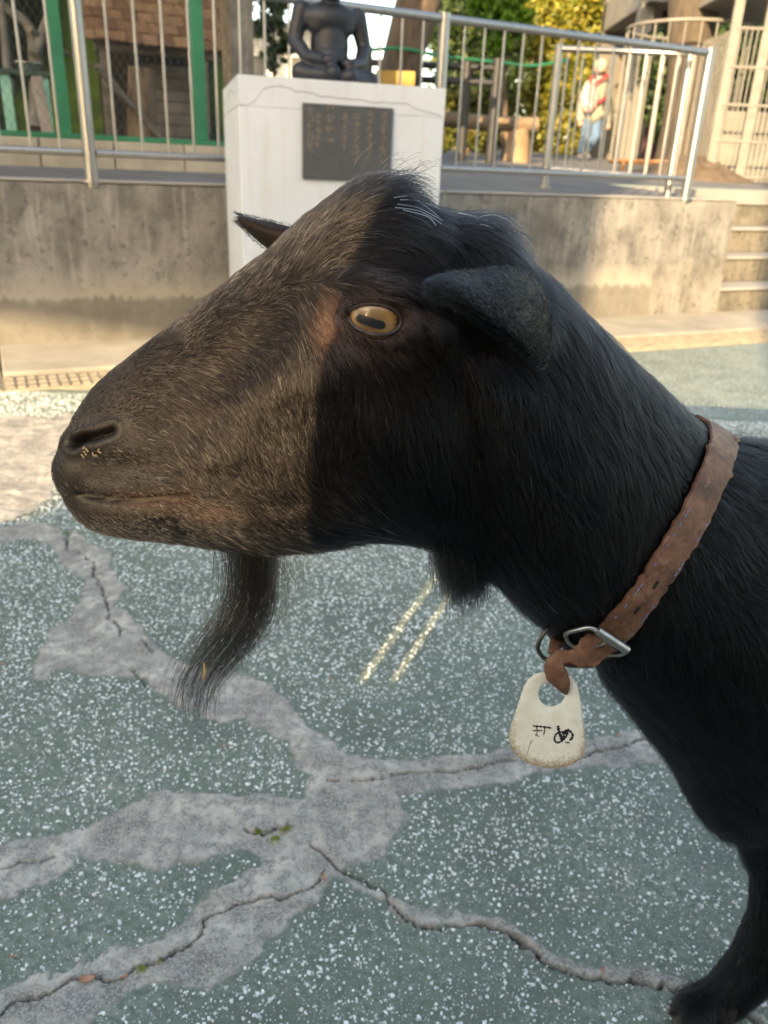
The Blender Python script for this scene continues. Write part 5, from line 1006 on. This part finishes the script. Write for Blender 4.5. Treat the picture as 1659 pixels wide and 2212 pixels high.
# ear fur, straight from the ear sheets
for gi, (G, n_) in enumerate(ear_data):
    r0 = np.random.default_rng(50 + gi); n = 9000 if gi == 0 else 2500; nv, nu = G.shape[:2]; uu, vv = r0.random(n) * (nu - 1.001), r0.random(n) * (nv - 1.001); a, b = uu.astype(int), vv.astype(int); fu, fv = (uu - a)[:, None], (vv - b)[:, None]
    P0 = G[b, a] * (1 - fu) * (1 - fv) + G[b, a + 1] * fu * (1 - fv) + G[b + 1, a] * (1 - fu) * fv + G[b + 1, a + 1] * fu * fv; N_ = n_[b, a]; side = np.where(r0.random(n) < .72, 1, -1)[:, None]; N_ = N_ * side
    tdir = G[b, np.maximum(a - 1, 0)] - G[b, a + 1]; tdir /= np.linalg.norm(tdir, axis=1)[:, None]; tdir = tdir + r0.normal(size=tdir.shape) * .25
    L = r0.uniform(.0018, .004, n) * np.where(side[:, 0] > 0, 1, 1.6); s_ = np.linspace(0, 1, 4)[None, :, None]; P = P0[:, None] + N_[:, None] * .0018 + tdir[:, None] * L[:, None, None] * s_ + N_[:, None] * (L * .35)[:, None, None] * (1.6 * s_ - s_ ** 2)
    T = np.array([.0045, .0045, .0052]) * r0.lognormal(0, .6, (n, 1)); T = np.where((r0.random(n) < .08 * (gi == 0) * smooth01(uu / nu, .55, .8) )[:, None], np.array([.12, .115, .10]), T)
    make_hair('ear_fur', P, np.tile(np.linspace(.00011, .00003, 4), (n, 1)), T, M_earc, goat.children[[c.name.split('.')[0] for c in goat.children].index('ear') + gi])
def px3(L, Y): return np.array([ony(x, y, Y) for x, y in L])
# beard: locks that follow an S-shaped sweep
r0 = np.random.default_rng(4)
def sweep(name, guides, n, k, spread, rad, tint, frizz, seed, parent, lockn=26, alpha=.8):
    r0 = np.random.default_rng(seed); gd_ = np.array([spline(g, k) for g in guides]); lk = r0.dirichlet(np.ones(len(guides)) * alpha, lockn); which = r0.integers(0, lockn, n); wts = lk[which] + r0.normal(size=(n, len(guides))) * .10
    wts = np.clip(wts, 0, None); wts /= wts.sum(1)[:, None]; P = np.einsum('ng,gkc->nkc', wts, gd_)
    off = r0.normal(size=(lockn, 3))[which] * spread + r0.normal(size=(n, 3)) * spread * .45; s_ = np.linspace(0, 1, k)[None, :, None]
    P = P + off[:, None] * (.9 + .5 * s_); cut = r0.uniform(.35, 1, n) ** .6; tq_ = np.linspace(0, 1, k)[None] * cut[:, None] * (k - 1); a = np.minimum(tq_.astype(int), k - 2); f = (tq_ - a)[..., None]; ix = np.arange(n)[:, None]; P = P[ix, a] * (1 - f) + P[ix, a + 1] * f
    ph_ = r0.uniform(0, 6.28, (n, 1, 3)); P = P + np.sin(s_ * r0.uniform(4, 9, (n, 1, 1)) + ph_) * frizz * r0.exponential(1, (n, 1, 1)) * s_
    return make_hair(name, P, rad * np.linspace(1, .35, k)[None] * r0.uniform(.7, 1.2, (n, 1)), np.array(tint) * r0.uniform(.5, 1.7, (n, 1)), M_coat, parent)
BG = [px3(l, Y) for Y in (.480, .515) for l in ([(446, 1150), (466, 1215), (452, 1290), (400, 1370), (362, 1445), (350, 1530)], [(500, 1155), (508, 1230), (492, 1310), (436, 1400), (388, 1480), (378, 1560)], [(540, 1160), (552, 1250), (535, 1335), (478, 1420), (428, 1500), (440, 1590)], [(585, 1165), (592, 1255), (585, 1340), (522, 1425), (462, 1500), (490, 1605)], [(618, 1160), (608, 1250), (600, 1330), (560, 1390), (490, 1450), (430, 1530)])]
sweep('beard', BG, 700, 14, .0036, .00016, (.008, .007, .0068), .0017, 5, gb_, 70, .22)
BG2 = [px3(l, .498) for l in ([(560, 1165), (585, 1230), (610, 1290), (590, 1350), (540, 1400)], [(600, 1168), (640, 1230), (640, 1300), (590, 1370), (520, 1430)], [(640, 1168), (690, 1200), (700, 1250), (650, 1290)], [(455, 1160), (440, 1200), (445, 1260), (420, 1340), (380, 1400)])]
sweep('beard_wisps', BG2, 150, 14, .005, .00010, (.02, .016, .014), .004, 6, gb_, 60)
# loose curls along the crest of the poll
CG = [px3(l, .50) for l in ([(850, 400), (880, 385), (900, 390), (905, 405)], [(880, 415), (905, 400), (918, 408), (915, 425)], [(900, 430), (925, 420), (935, 430), (928, 445)], [(760, 400), (785, 375), (815, 358), (835, 352)])]
sweep('poll_wisps', CG, 90, 9, .006, .00011, (.010, .009, .009), .0022, 16, gb_, 70, .3)
# throat tassels
TG = [px3(l, Y) for Y in (.47, .505) for l in ([(940, 1140), (958, 1190), (980, 1240), (985, 1300)], [(985, 1150), (1005, 1200), (1015, 1250), (1000, 1305)], [(1040, 1180), (1062, 1215), (1058, 1255), (1040, 1285)], [(960, 1150), (950, 1190), (955, 1220), (975, 1260)])]
sweep('throat_tassel', TG, 5200, 7, .0055, .00016, (.0085, .0085, .0095), .0010, 7, gb_, 60)
# long white hairs across the poll, pale whiskers at the lips
wl_ = []
for a, b, c in (((852, 470), (905, 478), (950, 505)), ((858, 462), (900, 470), (955, 498)), ((865, 455), (900, 458), (945, 490)), ((990, 470), (1020, 478), (1050, 500)), ((850, 448), (880, 446), (905, 452)), ((1030, 505), (1045, 508), (1060, 518)), ((870, 476), (920, 488), (940, 510)), ((1062, 482), (1080, 488), (1100, 492)), ((985, 466), (1015, 470), (1035, 482)), ((900, 440), (925, 452), (950, 470))):
    q = [a, b, c]; wl_.append(spline(np.array([BV.reshape(NR, NK, 3)[np.unravel_index(np.argmin(np.where(su[None, :] > 0, np.hypot(pxa[:nb].reshape(NR, NK, 2)[..., 0] - x, pxa[:nb].reshape(NR, NK, 2)[..., 1] - y), 1e9)), (NR, NK))] + np.array([0, -.012, .006]) for x, y in q]), 7))
P = np.array(wl_); make_hair('white_hair', P, np.tile(np.linspace(.00022, .0001, 7), (len(P), 1)), np.tile(np.array([.62, .62, .6]), (len(P), 1)), M_coat, gb_)
wk = []
for x, y, dx, dy in ((250, 1148, -12, 60), (300, 1160, -4, 55), (345, 1165, 14, 60), (200, 1120, -22, 45), (170, 1090, -30, 22), (130, 1000, -30, -18), (128, 1020, -34, 6), (140, 960, -22, -20), (395, 1165, 22, 50), (150, 1060, -24, 10), (135, 985, -26, -6)):
    a = ony(x, y, .497); b = ony(x + dx, y + dy, .488); wk.append(spline([a, a * .5 + b * .5 + np.array([.001, 0, .002]), b], 5))
P = np.array(wk); make_hair('whiskers', P, np.tile(np.linspace(.00016, .00006, 5), (len(P), 1)), np.tile(np.array([.05, .045, .04]), (len(P), 1)), M_coat, gb_)
# bits of chaff stuck round the nostril
def near_pt(x, y):
    g = pxa[:nb].reshape(NR, NK, 2); i = np.unravel_index(np.argmin(np.where(su[None, :] > 0, np.hypot(g[..., 0] - x, g[..., 1] - y), 1e9)), (NR, NK)); return GV[i], N1[i]
M_chaff = surf('chaff', (0.045, 0.036, 0.026), (0.085, 0.068, 0.048), 200, 0.8, bstr=0)
rr = random.Random(2); cb_ = MB()
for x, y, s__ in [(rr.gauss(193, 9), rr.gauss(975, 7), rr.uniform(.6, 1.5)) for _ in range(9)]:
    q, nn = near_pt(x, y); u = np.cross(nn, [rr.gauss(0, 1), rr.gauss(0, 1), rr.gauss(0, 1)]); u /= np.linalg.norm(u); v_ = np.cross(nn, u); cb_.box(q + nn * .0008, (.0026 * s__, .0012 * s__, .0004), (u, v_, nn))
tag(cb_.build('chaff', M_chaff, goat), kind='stuff')
hoof = MB()
for sx_ in (-1, 1): hoof.add([(.325, .602 + sx_ * .003, .001), (.385, .600 + sx_ * .003, .001), (.388, .600 + sx_ * .022, .001), (.335, .602 + sx_ * .016, .001), (.348, .604 + sx_ * .003, .030), (.392, .604 + sx_ * .003, .045), (.392, .604 + sx_ * .020, .045), (.350, .604 + sx_ * .015, .030)], [(0, 1, 2, 3), (4, 7, 6, 5), (0, 4, 5, 1), (1, 5, 6, 2), (2, 6, 7, 3), (3, 7, 4, 0)])
hoof.v = [(x + .008, y - .012, z) for x, y, z in hoof.v]
hf_ = hoof.build('hoof', surf('hoof_horn', (0.025, 0.02, 0.016), (0.07, 0.05, 0.035), 60, 0.5), goat, bev=0.004)
for dx, dy in ((.272, .148), (.70, .058), (.78, .238)):
    o = hf_.copy(); COL.objects.link(o); o.location = (dx, dy, 0)

# ================================================================== COLLAR AND TAG
M_lea, nt, bs = new_mat('worn_leather'); v = objco(nt)
g = ramp(nt, noise(nt, 45, 5, 0.65, v), [(0.3, (0.075, 0.028, 0.014)), (0.5, (0.165, 0.068, 0.035)), (0.7, (0.27, 0.13, 0.075))]).outputs[0]
g = mixc(nt, ramp(nt, noise(nt, 160, 4, 0.7, v), [(0.52, (0, 0, 0)), (0.68, (.8, .8, .8))]).outputs[0], g, (0.06, 0.03, 0.02))
g = mixc(nt, ramp(nt, noise(nt, 75, 3, 0.6, v), [(0.62, (0, 0, 0)), (0.72, (.7, .7, .7))]).outputs[0], g, (0.33, 0.17, 0.10))
nt.links.new(g, bs.inputs['Base Color']); bs.inputs['Roughness'].default_value = 0.62; bump(nt, bs, noise(nt, 320, 5, 0.7, v), 0.7, 0.0012)
collar = empty('leather_collar', ony(1400, 1300, .55)); tag(collar, 'worn brown leather collar with steel buckle round the neck of the goat', 'collar')
def ribbon(C, W, N_, th, name, parent, ns=7, rough_edge=.0006, seed=3):
    """strap along C (n,3), width vectors W (n,3) half width, normals N_"""
    r0 = np.random.default_rng(seed); n = len(C); t_ = np.linspace(-1, 1, ns); e_ = 1 + r0.normal(size=(n, 1)) * rough_edge / .011
    top = C[:, None] + W[:, None] * (t_[None, :, None] * np.where(np.abs(t_) > .9, 1, 1)[None, :, None] * e_[:, None]) + N_[:, None] * th * (.5 - .28 * np.abs(t_)[None, :, None] ** 5); bot = C[:, None] + W[:, None] * (t_[None, :, None] * e_[:, None]) - N_[:, None] * th * (.5 - .2 * np.abs(t_)[None, :, None] ** 5)
    ringv = np.concatenate([top, bot[:, ::-1]], 1); m_ = 2 * ns; V = ringv.reshape(-1, 3); q = np.arange(n - 1)[:, None] * m_ + np.arange(m_)[None]; q2 = np.arange(n - 1)[:, None] * m_ + (np.arange(m_)[None] + 1) % m_
    F = np.stack([q, q2, q2 + m_, q + m_], 2).reshape(-1, 4).tolist() + [tuple(range(m_))[::-1], tuple((n - 1) * m_ + k for k in range(m_))]
    b = MB(); b.add(V, F); return b.build(name, M_lea, parent, True)
CL = spline(COLLAR, 60); cp = np.array([near_pt(x, y)[0] for x, y in CL]); cn = np.array([near_pt(x, y)[1] for x, y in CL])
def sm_(a, it=8):
    for _ in range(it): a = np.concatenate([a[:1], (a[:-2] + a[1:-1] * 2 + a[2:]) / 4, a[-1:]])
    return a
ymc = np.interp(cp[:, 0], S[:, 0][:400], S[:, 4][:400]) if False else np.array([YM.ravel()[np.argmin(((BV - q) ** 2).sum(1))] for q in cp])
cp = sm_(cp + cn * .0065); cn = sm_(cn); cn /= np.linalg.norm(cn, axis=1)[:, None]
ymc = sm_(ymc); farp = cp[::-1].copy(); farn = cn[::-1].copy(); farp[:, 1] = 2 * ymc[::-1] - farp[:, 1]; farn[:, 1] *= -1
topm = (cp[0] + farp[-1]) / 2 + np.array([.002, 0, -.006]); botm = (cp[-1] + farp[0]) / 2 + np.array([0, 0, -.012])
loop = np.concatenate([cp, botm[None], farp, topm[None]]); ln = np.concatenate([cn, [[0, 0, -1]], farn, [[0, 0, 1]]]); loop = np.concatenate([loop, loop[:1]]); ln = np.concatenate([ln, ln[:1]])
tt = np.gradient(loop, axis=0); tt /= np.linalg.norm(tt, axis=1)[:, None]; ln = ln - tt * (ln * tt).sum(1)[:, None]; ln /= np.linalg.norm(ln, axis=1)[:, None]; Wd = np.cross(tt, ln)
ribbon(loop, Wd * .0135, ln, .0042, 'strap', collar)
# holes and blue stitching on the near side
hb_ = MB(); stt = MB()
for x, y in ((1402, 1248), (1366, 1300)):
    i = int(np.argmin(np.hypot(CL[:, 0] - x, CL[:, 1] - y))); hb_.box(cp[i] + cn[i] * .0021, (.0062, .0022, .0010), (tt[i], Wd[i], ln[i]))
hb_.build('punched_hole', surf('hole_black', (0.008, 0.006, 0.005), (0.012, 0.01, 0.008), 5, 0.9, bstr=0), collar)
for sd_ in (-1, 1):
    for i in range(22, 58, 1):
        if rr.random() < (.62 if sd_ > 0 else .7): continue
        stt.box(cp[i] + cn[i] * .0021 + Wd[i] * sd_ * .0105 + tt[i] * rr.uniform(-.001, .001), (.0026, .0006, .0005), (tt[i], Wd[i], ln[i]))
tag(stt.build('blue_stitching', surf('blue_thread', (0.10, 0.14, 0.28), (0.2, 0.26, 0.42), 50, 0.8, bstr=0), collar), kind='stuff')
# strap tail folded through the buckle, narrowing and hanging as a leaf-shaped end
def px_ribbon(L, name, th=.0032, seed=5):
    """L: (x, y, Y, half width px, width direction deg)"""
    C = spline([ony(x, y, Y - .010) for x, y, Y, w_, d_ in L], 40); Wv = spline([(RT * math.cos(math.radians(d_)) - UP * math.sin(math.radians(d_))) * w_ * .00030 for x, y, Y, w_, d_ in L], 40); t_ = np.gradient(C, axis=0); N_ = np.cross(t_, Wv); N_ /= np.linalg.norm(N_, axis=1)[:, None]
    N_ *= np.where((N_ * (CAM - C)).sum(1) < 0, -1, 1)[:, None]; return ribbon(C, Wv, N_, th, name, collar, seed=seed)
px_ribbon([(1318, 1358, .492, 36, 38), (1296, 1385, .486, 37, 42), (1272, 1408, .484, 34, 58), (1248, 1418, .486, 24, 75), (1228, 1418, .488, 15, 90), (1208, 1420, .488, 18, 70), (1200, 1438, .486, 26, 14), (1204, 1462, .485, 29, 4), (1212, 1482, .487, 22, 10), (1220, 1496, .489, 8, 20)], 'strap_end')
px_ribbon([(1205, 1345, .53, 14, 20), (1210, 1368, .515, 18, 40), (1200, 1392, .500, 15, 30), (1192, 1415, .495, 10, 20)], 'keeper_strap', seed=6)
px_ribbon([(1215, 1372, .525, 14, 80), (1245, 1386, .53, 15, 80), (1290, 1378, .53, 16, 80)], 'under_strap', seed=8)
M_buck = surf('worn_steel', (0.30, 0.29, 0.27), (0.52, 0.50, 0.47), 120, 0.38, metal=1.0, bstr=0.3, bscale=500, bdist=.0006)
q3 = lambda L: [ony(a[0], a[1], a[2] - .014) for a in L]
bk = empty('buckle_tmp'); bpy.data.objects.remove(bk)
MB().tube(q3([(1290, 1362, .478), (1322, 1383, .477), (1354, 1404, .480)]), .0031, 14).build('buckle_bar', M_buck, collar, True)
MB().tube(spline(q3([(1290, 1362, .480), (1272, 1356, .480), (1250, 1360, .482), (1228, 1366, .486), (1222, 1374, .492), (1232, 1390, .50), (1262, 1405, .505), (1300, 1412, .503), (1340, 1414, .494), (1354, 1404, .482)]), 40), .0017, 10).build('buckle_frame', M_buck, collar, True)
MB().tube(spline(q3([(1262, 1410, .500), (1290, 1396, .484), (1306, 1388, .4765)]), 12), .0012, 8).build('buckle_prong', M_buck, collar, True)
MB().tube(spline(q3([(1208, 1346, .515), (1192, 1350, .505), (1172, 1372, .50), (1162, 1398, .50), (1168, 1414, .502), (1182, 1424, .506), (1220, 1420, .52), (1244, 1410, .525), (1240, 1390, .53), (1222, 1356, .522), (1208, 1346, .515)]), 50), .0016, 10).build('ring', surf('bronzed_steel', (0.10, 0.085, 0.07), (0.2, 0.175, 0.15), 150, 0.4, metal=1.0, bstr=0.2), collar, True)
# plastic tag
TY = .484
tagz = empty('name_tag', ony(1182, 1650, TY)); tag(tagz, 'worn cream plastic name tag hanging from the collar strap', 'tag')
out_px = [(1160, 1456), (1190, 1449), (1216, 1452), (1236, 1464), (1248, 1484), (1254, 1515), (1260, 1555), (1265, 1595), (1264, 1618), (1252, 1640), (1228, 1654), (1195, 1659), (1165, 1656), (1135, 1646), (1112, 1626), (1101, 1603), (1101, 1580), (1108, 1555), (1120, 1520), (1130, 1490), (1142, 1468)]
hol_px = [(1192 + 29 * math.cos(t_), 1500 + 27 * math.sin(t_)) for t_ in np.linspace(0, 2 * math.pi, 40, endpoint=False)]
TN = np.array([-.06, -1, .16]); TN = TN / np.linalg.norm(TN); TP0 = ony(1185, 1470, TY)
tg = lambda x, y, d_=0.0: onplane(x, y, TP0, TN) + TN * d_
o2 = spline(out_px + out_px[:1], 97)[:96]; h2 = np.array([hol_px[int(i * 40 / 96) % 40] for i in range(96)]); ang_o = np.unwrap(np.arctan2(o2[:, 1] - 1500, o2[:, 0] - 1192)); h2 = np.stack([1192 + 29 * np.cos(ang_o), 1500 + 27 * np.sin(ang_o)], 1)
b = MB(); V = []; F = []; layers = []
for fr, dd_ in ((0, .0018), (.04, .0022), (.12, .0026), (.5, .0026), (.82, .0026), (.92, .0025), (1.0, .0016)):      # hole rim -> outer rim, front
    layers.append([tg(*(h2[i] * (1 - fr) + o2[i] * fr), dd_ - .0013) for i in range(96)])
for fr, dd_ in ((1.0, -.0016), (.92, -.0024), (.04, -.0022), (0, -.0018)): layers.append([tg(*(h2[i] * (1 - fr) + o2[i] * fr), dd_ + .0006) for i in range(96)])
for l in layers: V += l
nl = len(layers)
for j in range(nl):
    for i in range(96): F.append((j * 96 + i, j * 96 + (i + 1) % 96, ((j + 1) % nl) * 96 + (i + 1) % 96, ((j + 1) % nl) * 96 + i))
b.add(V, F)
mt, nt, bs = new_mat('cream_plastic'); v = objco(nt)
aw = node(nt, 'ShaderNodeAttribute', attribute_name='wear'); g = ramp(nt, noise(nt, 120, 4, 0.6, v), [(0.3, (0.74, 0.68, 0.54)), (0.7, (0.86, 0.82, 0.70))]).outputs[0]
wv = node(nt, 'ShaderNodeMath', operation='MULTIPLY_ADD'); nt.links.new(noise(nt, 420, 4, 0.7, v), wv.inputs[0]); wv.inputs[1].default_value = 1.5; nt.links.new(aw.outputs['Fac'], wv.inputs[2])
hw = node(nt, 'ShaderNodeMath', operation='MULTIPLY'); nt.links.new(wv.outputs[0], hw.inputs[0]); hw.inputs[1].default_value = .5
g = mixc(nt, ramp(nt, hw.outputs[0], [(.52, (0, 0, 0)), (.82, (.85, .85, .85))]).outputs[0], g, (0.34, 0.19, 0.085))
nt.links.new(g, bs.inputs['Base Color']); bs.inputs['Roughness'].default_value = 0.45; bs.inputs['Subsurface Weight'].default_value = .15; bs.inputs['Subsurface Radius'].default_value = (.004, .003, .002); bump(nt, bs, noise(nt, 300, 4, 0.6, v), 0.3, 0.0006)
to = b.build('plate', mt, tagz, True); frs = [0, .04, .12, .5, .82, .92, 1, 1, .92, .04, 0]
wear = np.concatenate([[(.9 if fr > .95 else .62 if fr > .9 else .3 if fr > .7 else .1) * (.35 + .65 * smooth01(np.array([o2[i][1]]), 1500, 1600)[0]) for i in range(96)] for fr in frs]).astype(np.float32)
to.data.attributes.new('wear', 'FLOAT', 'POINT').data.foreach_set('value', wear)
M_ink = surf('black_ink', (0.006, 0.006, 0.008), (0.012, 0.012, 0.014), 5, 0.7, bstr=0)
Zt_ = lambda L: [((1900 + x / 2.37) / 1.8228, (2350 + y / 2.37) / 1.8228) for x, y in L]
ink = [([(470, 1196), (520, 1200), (580, 1206), (640, 1216)], 5.5), ([(470, 1240), (520, 1240), (555, 1238)], 4), ([(578, 1200), (576, 1240), (568, 1280)], 4), ([(500, 1205), (512, 1240)], 3), ([(490, 1275), (510, 1286), (525, 1296)], 2.6), ([(510, 1250), (495, 1290)], 2.6),
       ([(702, 1195), (706, 1225), (716, 1262), (730, 1300), (738, 1330)], 10), ([(672, 1285), (690, 1268), (715, 1262)], 6), ([(674, 1290), (668, 1320), (682, 1346), (708, 1352)], 6.5), ([(708, 1350), (745, 1330), (775, 1295), (790, 1262)], 7), ([(735, 1262), (762, 1244), (795, 1240), (825, 1254), (838, 1282), (830, 1312), (808, 1330)], 7.5), ([(745, 1275), (770, 1262), (800, 1262)], 9),
       ([(790, 1232), (808, 1230)], 6), ([(770, 1345), (790, 1352), (810, 1350)], 4), ([(725, 1290), (750, 1300), (765, 1285)], 7), ([(826, 1300), (845, 1303)], 4), ([(455, 1330), (440, 1370), (425, 1420), (415, 1450)], 1.6)]
for L, w_ in ink:
    P2 = spline(Zt_(L), 16); wv_ = 1.7 * w_ / 2.37 / 1.8228; mb = MB(); Vv = []; Ff = []
    for i in range(16):
        t_ = P2[min(i + 1, 15)] - P2[max(i - 1, 0)]; t_ /= np.linalg.norm(t_) + 1e-9; nrm = np.array([-t_[1], t_[0]]) * wv_ * (.75 + .4 * math.sin(i * 2.1)) 
        Vv += [tg(*(P2[i] + nrm), .00155), tg(*(P2[i] - nrm), .00155), tg(*(P2[i] - nrm), .0010), tg(*(P2[i] + nrm), .0010)]
    for i in range(15):
        for k in range(4): Ff.append((i * 4 + k, i * 4 + (k + 1) % 4, i * 4 + 4 + (k + 1) % 4, i * 4 + 4 + k))
    Ff += [(3, 2, 1, 0), (60, 61, 62, 63)]; mb.add(Vv, Ff); mb.build('handwriting', M_ink, to)

# ------------------------------------------------------------------ straw in the beard, leaf bits on the ground
sw = MB(); a, b_ = ony(440, 1432, .48), ony(438, 1470, .48); sw.tube([a, a * .5 + b_ * .5 + RT * .0012, b_], [.0004, .0012, .0005], 6, flat=.5)
tag(sw.build('straw', surf('straw', (0.42, 0.25, 0.09), (0.6, 0.4, 0.18), 90, 0.7), None, True), 'small tan straw fleck caught in the beard of the goat', 'straw')
M_lf = surf('fallen_leaf', (0.32, 0.15, 0.09), (0.46, 0.25, 0.16), 60, 0.7)
for i, (x, y, s__, lb_) in enumerate(((188, 2118, .016, 'pinkish dead leaf lying in the lower left crack'), (268, 2112, .008, 'tiny dead leaf beside the moss in the lower left crack'), (484, 1612, .007, 'tiny pink leaf fleck on the green floor under the beard'), (700, 1898, .010, 'rust brown leaf bit at the crack junction'), (1302, 2098, .008, 'pink leaf fleck on the narrow crack near the leg'), (6, 1436, .009, 'orange leaf fleck at the picture edge'), (715, 1468, .006, 'orange fleck on the green floor beside the sunlit streaks'), (28, 2068, .007, 'brown leaf fleck in the bottom corner'), (1335, 1590, .008, 'pale pink leaf fleck beside the hanging name tag'))):
    c0 = onz(x, y, .004); an_ = rr.uniform(0, 3.1); u = np.array([math.cos(an_), math.sin(an_), .12]); v_ = np.array([-math.sin(an_), math.cos(an_), .1]); n = 9; t_ = np.linspace(-1, 1, n); V = []; F = []
    for k in range(n):
        w_ = .38 * (1 - t_[k] ** 2) ** .7 + .02
        for sgn_ in (-1, 0, 1): V.append(c0 + u * t_[k] * s__ * .6 + v_ * sgn_ * w_ * s__ * .6 + np.array([0, 0, .0012 + (.12 * s__ * abs(sgn_)) + .1 * s__ * t_[k] ** 2]))
    for k in range(n - 1): F += [(k * 3, k * 3 + 1, k * 3 + 4, k * 3 + 3), (k * 3 + 1, k * 3 + 2, k * 3 + 5, k * 3 + 4)]
    mb = MB(); mb.add(V + [q - np.array([0, 0, .0006]) for q in V], F + [tuple(j + 3 * n for j in f[::-1]) for f in F]); tag(mb.build('fallen_leaf', M_lf, None, True), lb_, 'leaf', 'leaf bits on the floor')
